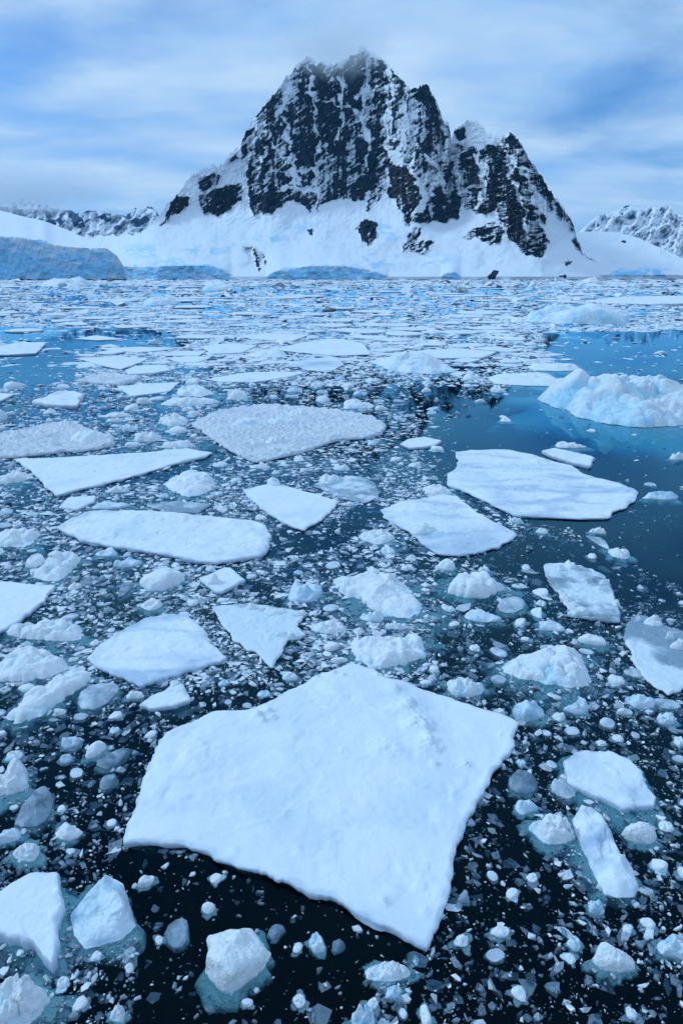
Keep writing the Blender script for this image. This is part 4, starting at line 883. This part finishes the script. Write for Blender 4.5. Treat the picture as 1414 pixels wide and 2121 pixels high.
OPEN = [  # (share of the usual amount of brash, pixel outline on the water)
 (0.03, [(1120, 690), (1560, 680), (1560, 1230), (1414, 1215), (1290, 1160), (1190, 1095), (1085, 1085), (960, 1000), (935, 870), (1060, 800), (1140, 745)]),
 (0.35, [(880, 830), (1070, 830), (1000, 1010), (860, 960)]),
 (0.07, [(262, 1746), (640, 1838), (880, 1968), (800, 2010), (740, 2150), (270, 2150), (290, 1950), (240, 1800)]),
 (0.22, [(890, 1880), (960, 1740), (1060, 1560), (1120, 1700), (1180, 1900), (1414, 2060), (1414, 2150), (830, 2150), (860, 1990)]),
 (0.10, [(-200, 672), (330, 682), (420, 715), (170, 738), (150, 800), (-200, 805)]),
 (0.22, [(560, 1080), (640, 1100), (760, 1045), (795, 1070), (720, 1130), (565, 1160)]),
 (0.3, [(130, 1026), (440, 945), (430, 985), (215, 1008)]),
 (0.4, [(760, 775), (960, 790), (940, 860), (800, 850)]),
 (0.25, [(1030, 1180), (1100, 1100), (1280, 1150), (1414, 1240), (1414, 1270)]),
 (0.50, [(-260, 1490), (320, 1490), (262, 1735), (300, 2220), (-260, 2220)]),
 (0.55, [(1085, 1490), (1700, 1490), (1700, 2220), (1170, 2220), (1150, 1800)]),
 (0.5, [(440, 1480), (640, 1400), (700, 1380), (560, 1390), (420, 1440)]),
]
def amount(px, py):
    a = np.ones(px.shape)
    for f, pl in OPEN: a = np.where(inside(pl, px, py), np.minimum(a, f), a)
    return a
CUT = (' with ', ' right of', ' left of', ' below', ' above', ' behind', ' beside', ' by ', ' off ', ' at ', ' between', ' in front', ' in the', ' cut ', ' under', ' near', ' touching', ' alone', ' standing', ' floating', ' angled', ' pointing', ' reaching', ' poking', ' lying', ' filling', ' before', ' on ', ' against', ' over', ' among', ' just', ' ending', ' tapering', ' farthest', ' from', ',')
REFS = []
for lab, x_, y_, w_, h_ in NAMED:
    s_ = lab
    for k_ in CUT:
        if k_ in s_: s_ = s_[:s_.index(k_)]
    REFS.append((s_, x_, y_, w_, h_))
_cnt = {}
for s_, *_r in REFS: _cnt[s_] = _cnt.get(s_, 0) + 1
REFS = [q_ for q_ in REFS if _cnt[q_[0]] == 1 and 3 <= len(q_[0].split()) <= 6 and -10 < q_[1] < 1424 and q_[2] < 2130]
KINDWORD = {'chunk': 'small crusty white lump', 'block': 'small angular white lump', 'growler': 'small smooth pale lump', 'glaze': 'small wet grey lump', 'far': 'flat white floe'}
def near_label(kind, px, py):
    s_, x_, y_, w_, h_ = min(REFS, key=lambda q_: max(abs(px - q_[1]) - q_[3] / 2, 0) + 1.6 * max(abs(py - q_[2]) - q_[4] / 2, 0))
    ax, ay = (px - x_) / w_, (py - y_) / h_
    if abs(ax) > abs(ay): rel = 'left of' if ax < 0 else 'right of'
    else: rel = 'behind' if ay < 0 else 'in front of'
    gap = max(abs(px - x_) - w_ / 2, 0) + 1.6 * max(abs(py - y_) - h_ / 2, 0)
    return KINDWORD[kind] + (' close ' if gap < 35 else ' some way ') + rel + ' the ' + s_
def zone(px, py):
    if py < 860: return 'small lumps among the packed ice'
    if py < 1180: return 'small lumps in the brash of the middle distance'
    return 'small lumps in the brash near the large floe'
made = 0; tries = 0
while made < 190 and tries < 8000:
    tries += 1
    py = rs.uniform(0, 1) ** 1.45 * (2110 - 785) + 785; px = rs.uniform(-30, 1445)
    if rs.uniform() > amount(np.array([px]), np.array([py]))[0]: continue
    wpx = rs.uniform(24, 48) * (0.85 if py > 1500 else 1.0)
    x, y = hit(px, py); dist = math.hypot(y, CAM_H); s = wpx * dist / F
    if taken(x, y, 0.62 * s, sols): continue
    k = rs.choice(['chunk', 'growler', 'block', 'glaze'], p=[0.40, 0.06, 0.28, 0.26])
    lab = near_label(k, px, py)
    ob = link('ice_chunk', PROTO[k][rs.randint(len(PROTO[k]))], None, (x, y, rs.uniform(-0.06, 0.02) * s if k != 'glaze' else -0.01), label=lab, category='ice chunk', group=zone(px, py))
    ob.scale = (s * rs.uniform(0.9, 1.2), s * rs.uniform(0.7, 1.1), s * rs.uniform(0.6, 1.0)); ob.rotation_euler = (rs.normal(0, 0.05), rs.normal(0, 0.05), rs.uniform(0, 6.28))
    q = np.array([[x + 0.5 * s * math.cos(a), y + 0.5 * s * math.sin(a)] for a in np.arange(0, 6.2, 0.8)]); sols.append((q, q.min(0), q.max(0))); SOLID.append(q)
    made += 1
# far flat floes
FAR = []
for i in range(6):
    me, c = ice_body(unit_outline(160 + i * 5, 7) * 8, 'slab', 0.2, 160 + i, 64, 12, M['slab'], 'ice_floe', fb=0.3, rough=2.0); FAR.append(me)
made = 0; tries = 0
while made < 120 and tries < 5000:
    tries += 1
    py = 588 + (760 - 588) * rs.uniform(0, 1) ** 0.8; px = rs.uniform(-60, 1474)
    if rs.uniform() > amount(np.array([px]), np.array([py]))[0]: continue
    x, y = hit(px, py); wpx = rs.uniform(40, 120); s = wpx * y / F / 8
    if px > 1060 and 640 < py < 760: continue
    if taken(x, y, 3.4 * s, sols): continue
    lab = near_label('far', px, py)
    ob = link('ice_floe', FAR[rs.randint(6)], None, (x, y, 0), label=lab, category='ice floe', group='flat floes in the far pack' if py < 660 else 'flat floes in the nearer pack')
    ob.scale = (s, s * rs.uniform(0.8, 1.5), min(1.6, 0.5 + s * 0.4)); ob.rotation_euler = (0, 0, rs.uniform(0, 6.28))
    q = np.array([[x + 3.6 * s * math.cos(a), y + 3.6 * s * math.sin(a)] for a in np.arange(0, 6.2, 0.8)]); sols.append((q, q.min(0), q.max(0))); SOLID.append(q)
    made += 1
ORD = ('leftmost', 'second from left', 'third from left', 'fourth from left', 'fifth from left', 'sixth from left', 'seventh from left', 'eighth from left', 'ninth from left', 'tenth from left', 'eleventh from left', 'twelfth from left', 'thirteenth from left', 'fourteenth from left')
by = {}
for o_ in COL.objects:
    if o_.get('group') and o_.get('label'): by.setdefault(o_['label'], []).append(o_)
for lab, os_ in by.items():
    if len(os_) < 2: continue
    os_.sort(key=lambda o_: o_.location[0] / max(o_.location[1], 1))
    for k_, o_ in enumerate(os_):
        w_ = (ORD[k_] if k_ < 14 and k_ <= len(os_) / 2 else ('rightmost', 'second from right', 'third from right', 'fourth from right', 'fifth from right', 'sixth from right', 'seventh from right', 'eighth from right', 'ninth from right', 'tenth from right', 'eleventh from right', 'twelfth from right', 'thirteenth from right')[min(len(os_) - 1 - k_, 12)])
        nl = lab + ', ' + w_
        if len(nl.split()) > 16: nl = nl.replace(' some way', '').replace(' close', ' just').replace('frozen ', '')
        if len(nl.split()) > 16: nl = nl.replace(' just', '').replace(' from left', ' along')
        o_['label'] = nl
print('repeats', round(time.time() - T0, 1))

# ------------------------------------------------------------------ brash and far pack: nobody could count it
phi = (1 + 5 ** 0.5) / 2
ICO_V = np.array([(-1, phi, 0), (1, phi, 0), (-1, -phi, 0), (1, -phi, 0), (0, -1, phi), (0, 1, phi), (0, -1, -phi), (0, 1, -phi), (phi, 0, -1), (phi, 0, 1), (-phi, 0, -1), (-phi, 0, 1)], float); ICO_V /= np.linalg.norm(ICO_V[0])
ICO_F = np.array([(0, 11, 5), (0, 5, 1), (0, 1, 7), (0, 7, 10), (0, 10, 11), (1, 5, 9), (5, 11, 4), (11, 10, 2), (10, 7, 6), (7, 1, 8), (3, 9, 4), (3, 4, 2), (3, 2, 6), (3, 6, 8), (3, 8, 9), (4, 9, 5), (2, 4, 11), (6, 2, 10), (8, 6, 7), (9, 8, 1)])
OCT_V = np.array([(1, 0, 0), (0.3, 0.95, 0), (-0.8, 0.6, 0), (-0.8, -0.6, 0), (0.3, -0.95, 0), (0.1, 0.05, 1), (0, 0, -0.6)], float)
OCT_F = np.array([(i, (i + 1) % 5, 5) for i in range(5)] + [((i + 1) % 5, i, 6) for i in range(5)])
def layer(n, py0, py1, wmin, wmax, powr, flat, seed, sub_share, tone_ab, base=(ICO_V, ICO_F), ypow=1.0, cluster=0.0, noise_sc=(60, 45), bias=0.75, jit=0.17, pxr=(-220, 1634)):
    r = np.random.RandomState(seed); BV, BF = base; nb = len(BV)
    px = r.uniform(*pxr, n * 3); py = py0 + (py1 - py0) * r.uniform(0, 1, n * 3) ** ypow
    a = amount(px, py)
    w = hit(px, py); cl = fbm(np.stack([px / noise_sc[0], py / noise_sc[1]], -1), 3, seed)
    keep = r.uniform(0, 1, n * 3) < a * np.clip(bias + cluster * cl, 0.03, 1)
    px, py, w = px[keep], py[keep], w[keep]
    bad = np.zeros(len(px), bool)
    for s_ in SOLID:
        lo, hi = s_.min(0), s_.max(0)
        m = (w[:, 0] > lo[0]) & (w[:, 0] < hi[0]) & (w[:, 1] > lo[1]) & (w[:, 1] < hi[1])
        if m.any(): bad[m] |= inside(s_, w[m, 0], w[m, 1])
    w = w[~bad][:n]; n = len(w)
    d = np.hypot(w[:, 1], CAM_H)
    s = (wmin + (wmax - wmin) * r.uniform(0, 1, n) ** powr) * d / F * 0.5
    B = BV[None] * r.uniform(0.5, 1.25, (n, nb, 1)) + r.normal(0, jit, (n, nb, 3))
    sc = np.stack([np.ones(n), r.uniform(0.32, 1.0, n), r.uniform(flat[0], flat[1], n)], -1)
    B = B * sc[:, None, :] * s[:, None, None]
    tx, ty, tz = r.normal(0, 0.18, n), r.normal(0, 0.18, n), r.uniform(0, 6.28, n)
    k = np.clip(flat[1] * 2, 0, 1)
    B[..., 2] += k * (tx[:, None] * B[..., 0] + ty[:, None] * B[..., 1])
    ca, sa = np.cos(tz)[:, None], np.sin(tz)[:, None]
    x = B[..., 0] * ca - B[..., 1] * sa; y = B[..., 0] * sa + B[..., 1] * ca
    hz = s * sc[:, 2]
    sunk = r.uniform(0, 1, n) < sub_share
    zc = np.where(sunk, -hz * r.uniform(0.7, 1.3, n) - r.uniform(0.0, 0.12, n) * np.minimum(1, s * 8), hz * r.uniform(-0.5, 0.25, n))
    V = np.stack([x + w[:, 0:1], y + w[:, 1:2], B[..., 2] + zc[:, None]], -1)
    tone = np.clip(r.beta(tone_ab[0], tone_ab[1], n) * np.where(sunk, 0.8, 1.0), 0, 1)
    return V.reshape(-1, 3), (BF[None] + (np.arange(n) * nb)[:, None, None]).reshape(-1, 3), np.repeat(tone, nb), n
def scatter(name, label, mat, layers):
    Vs, Ts, Os, off, tot = [], [], [], 0, 0
    for ly in layers:
        V, T, O, n = layer(**ly); Vs.append(V); Ts.append(T + off); Os.append(O); off += len(V); tot += n
    me = make_mesh(name, np.concatenate(Vs), None, np.concatenate(Ts), mat, smooth_shade=False, attrs={'tone': np.concatenate(Os)})
    link(name, me, kind='stuff', label=label)
    print(name, tot, round(time.time() - T0, 1))
OCT = (OCT_V, OCT_F)
scatter('brash_ice', 'countless small fragments of brash ice floating between the floes', M['brash'], [
    dict(n=33000, py0=775, py1=2200, wmin=3.0, wmax=22, powr=3.4, flat=(0.3, 0.7), seed=21, sub_share=0.45, tone_ab=(1.2, 1.5), ypow=1.25, cluster=1.1, bias=0.65),
    dict(n=16000, py0=800, py1=2200, wmin=2.5, wmax=9, powr=1.5, flat=(0.15, 0.5), seed=23, sub_share=0.5, tone_ab=(1.2, 1.6), base=OCT, ypow=1.15, cluster=1.0, bias=0.6),
    dict(n=9000, py0=770, py1=1120, wmin=3, wmax=15, powr=1.8, flat=(0.10, 0.4), seed=29, sub_share=0.2, tone_ab=(2.2, 1.2), base=OCT, cluster=1.2, bias=0.6),
    dict(n=14000, py0=770, py1=1420, wmin=6, wmax=28, powr=1.9, flat=(0.06, 0.20), seed=33, sub_share=0.4, tone_ab=(2.4, 1.5), base=OCT, ypow=1.15, cluster=1.3, bias=0.6, pxr=(-220, 900), jit=0.2),
    dict(n=3000, py0=900, py1=2200, wmin=14, wmax=42, powr=1.6, flat=(0.05, 0.14), seed=25, sub_share=0.7, tone_ab=(1.2, 2.2), cluster=1.2, bias=0.5, jit=0.2)])
scatter('pack_ice', 'packed broken sea ice covering the bay toward the far shore', M['brash'], [
    dict(n=30000, py0=580.5, py1=800, wmin=4, wmax=22, powr=2.2, flat=(0.08, 0.30), seed=22, sub_share=0.05, tone_ab=(6, 0.9), base=OCT, cluster=1.1, bias=0.8, noise_sc=(130, 7)),
    dict(n=7000, py0=580.5, py1=760, wmin=15, wmax=60, powr=2.0, flat=(0.015, 0.05), seed=24, sub_share=0.0, tone_ab=(5, 1.0), base=OCT, cluster=1.2, bias=0.8, noise_sc=(130, 7)),
    dict(n=1100, py0=583, py1=735, wmin=9, wmax=42, powr=2.0, flat=(0.2, 0.5), seed=30, sub_share=0.0, tone_ab=(6, 0.9), cluster=1.2, bias=0.6, noise_sc=(130, 7), jit=0.22),
    dict(n=5000, py0=579.5, py1=592, wmin=8, wmax=45, powr=1.5, flat=(0.02, 0.10), seed=28, sub_share=0.0, tone_ab=(6, 0.9), base=OCT, cluster=0.4, bias=0.9, noise_sc=(130, 3))])

# ------------------------------------------------------------------ clouds and haze
def cloud(name, px0, px1, py0, py1, depth, thick, dens, scale, seed, lo, hi, label, base_fade=0.55):
    c = ray((px0 + px1) / 2, (py0 + py1) / 2); k = depth / c[1]
    cx, cz = c[0] * k, c[2] * k + CAM_H
    rx = (px1 - px0) / 2 * k / F * 1.0; rz = (py1 - py0) / 2 * k / F
    nu, nv = 32, 18; V = []
    for i in range(nu):
        a = 2 * math.pi * i / nu
        for j in range(nv):
            b = -math.pi / 2 + math.pi * j / (nv - 1)
            V.append((rx * math.cos(a) * math.cos(b), thick / 2 * math.sin(a) * math.cos(b), rz * math.sin(b)))
    V = np.array(V); Q = grid_quads(nu, nv)
    i = np.arange(nv - 1); Q = np.concatenate([Q, np.stack([(nu - 1) * nv + i, i, i + 1, (nu - 1) * nv + i + 1], -1)])
    m, t = new_mat(name)
    tcn = nd(t, 'ShaderNodeTexCoord'); P = tcn.outputs['Object']
    nz = noise(t, mapped(t, P, (scale, scale, scale * 1.3)), 1.0, 5, 0.6, 0.3)
    nrm = mapped(t, P, (1 / rx, 2 / thick, 1 / rz))
    ln = nd(t, 'ShaderNodeVectorMath', operation='LENGTH'); t.links.new(nrm, ln.inputs[0])
    fall = ramp(t, ln.outputs['Value'], [(0.25, 1.0), (0.98, 0.0)])
    f = math_(t, 'ADD', nz, math_(t, 'MULTIPLY', math_(t, 'SUBTRACT', fall, 0.5), 0.75))
    dn = math_(t, 'MULTIPLY', ramp(t, f, [(lo, 0.0), (hi, 1.0)]), dens)
    pv = nd(t, 'ShaderNodeVolumePrincipled'); pv.inputs['Color'].default_value = (0.97, 0.985, 1, 1); pv.inputs['Anisotropy'].default_value = 0.2
    t.links.new(dn, pv.inputs['Density'])
    o = nd(t, 'ShaderNodeOutputMaterial'); t.links.new(pv.outputs[0], o.inputs['Volume'])
    return link(name, make_mesh(name, V, Q, mat=m), loc=(cx, depth, cz), kind='stuff', label=label)
cloud('summit_cloud', 500, 890, 0, 190, 2470, 340, 0.0060, 1 / 45, 1, 0.46, 0.80, 'thin grey cloud wrapped round the summit')
cloud('cloud_bank', -420, 360, 320, 462, 5750, 1000, 0.0055, 1 / 260, 2, 0.36, 0.8, 'low cloud bank lying on the distant range')

def haze():
    m, t = new_mat('haze'); pv = nd(t, 'ShaderNodeVolumePrincipled')
    pv.inputs['Color'].default_value = (0.30, 0.66, 1.0, 1); pv.inputs['Density'].default_value = 0.00002; pv.inputs['Anisotropy'].default_value = 0.1
    o = nd(t, 'ShaderNodeOutputMaterial'); t.links.new(pv.outputs[0], o.inputs['Volume'])
    link('haze', box_mesh('haze', -14500, 14500, -900, 14500, -31, 1500, m), kind='stuff', label='thin blue haze in the cold air')
haze()
print('done', round(time.time() - T0, 1))
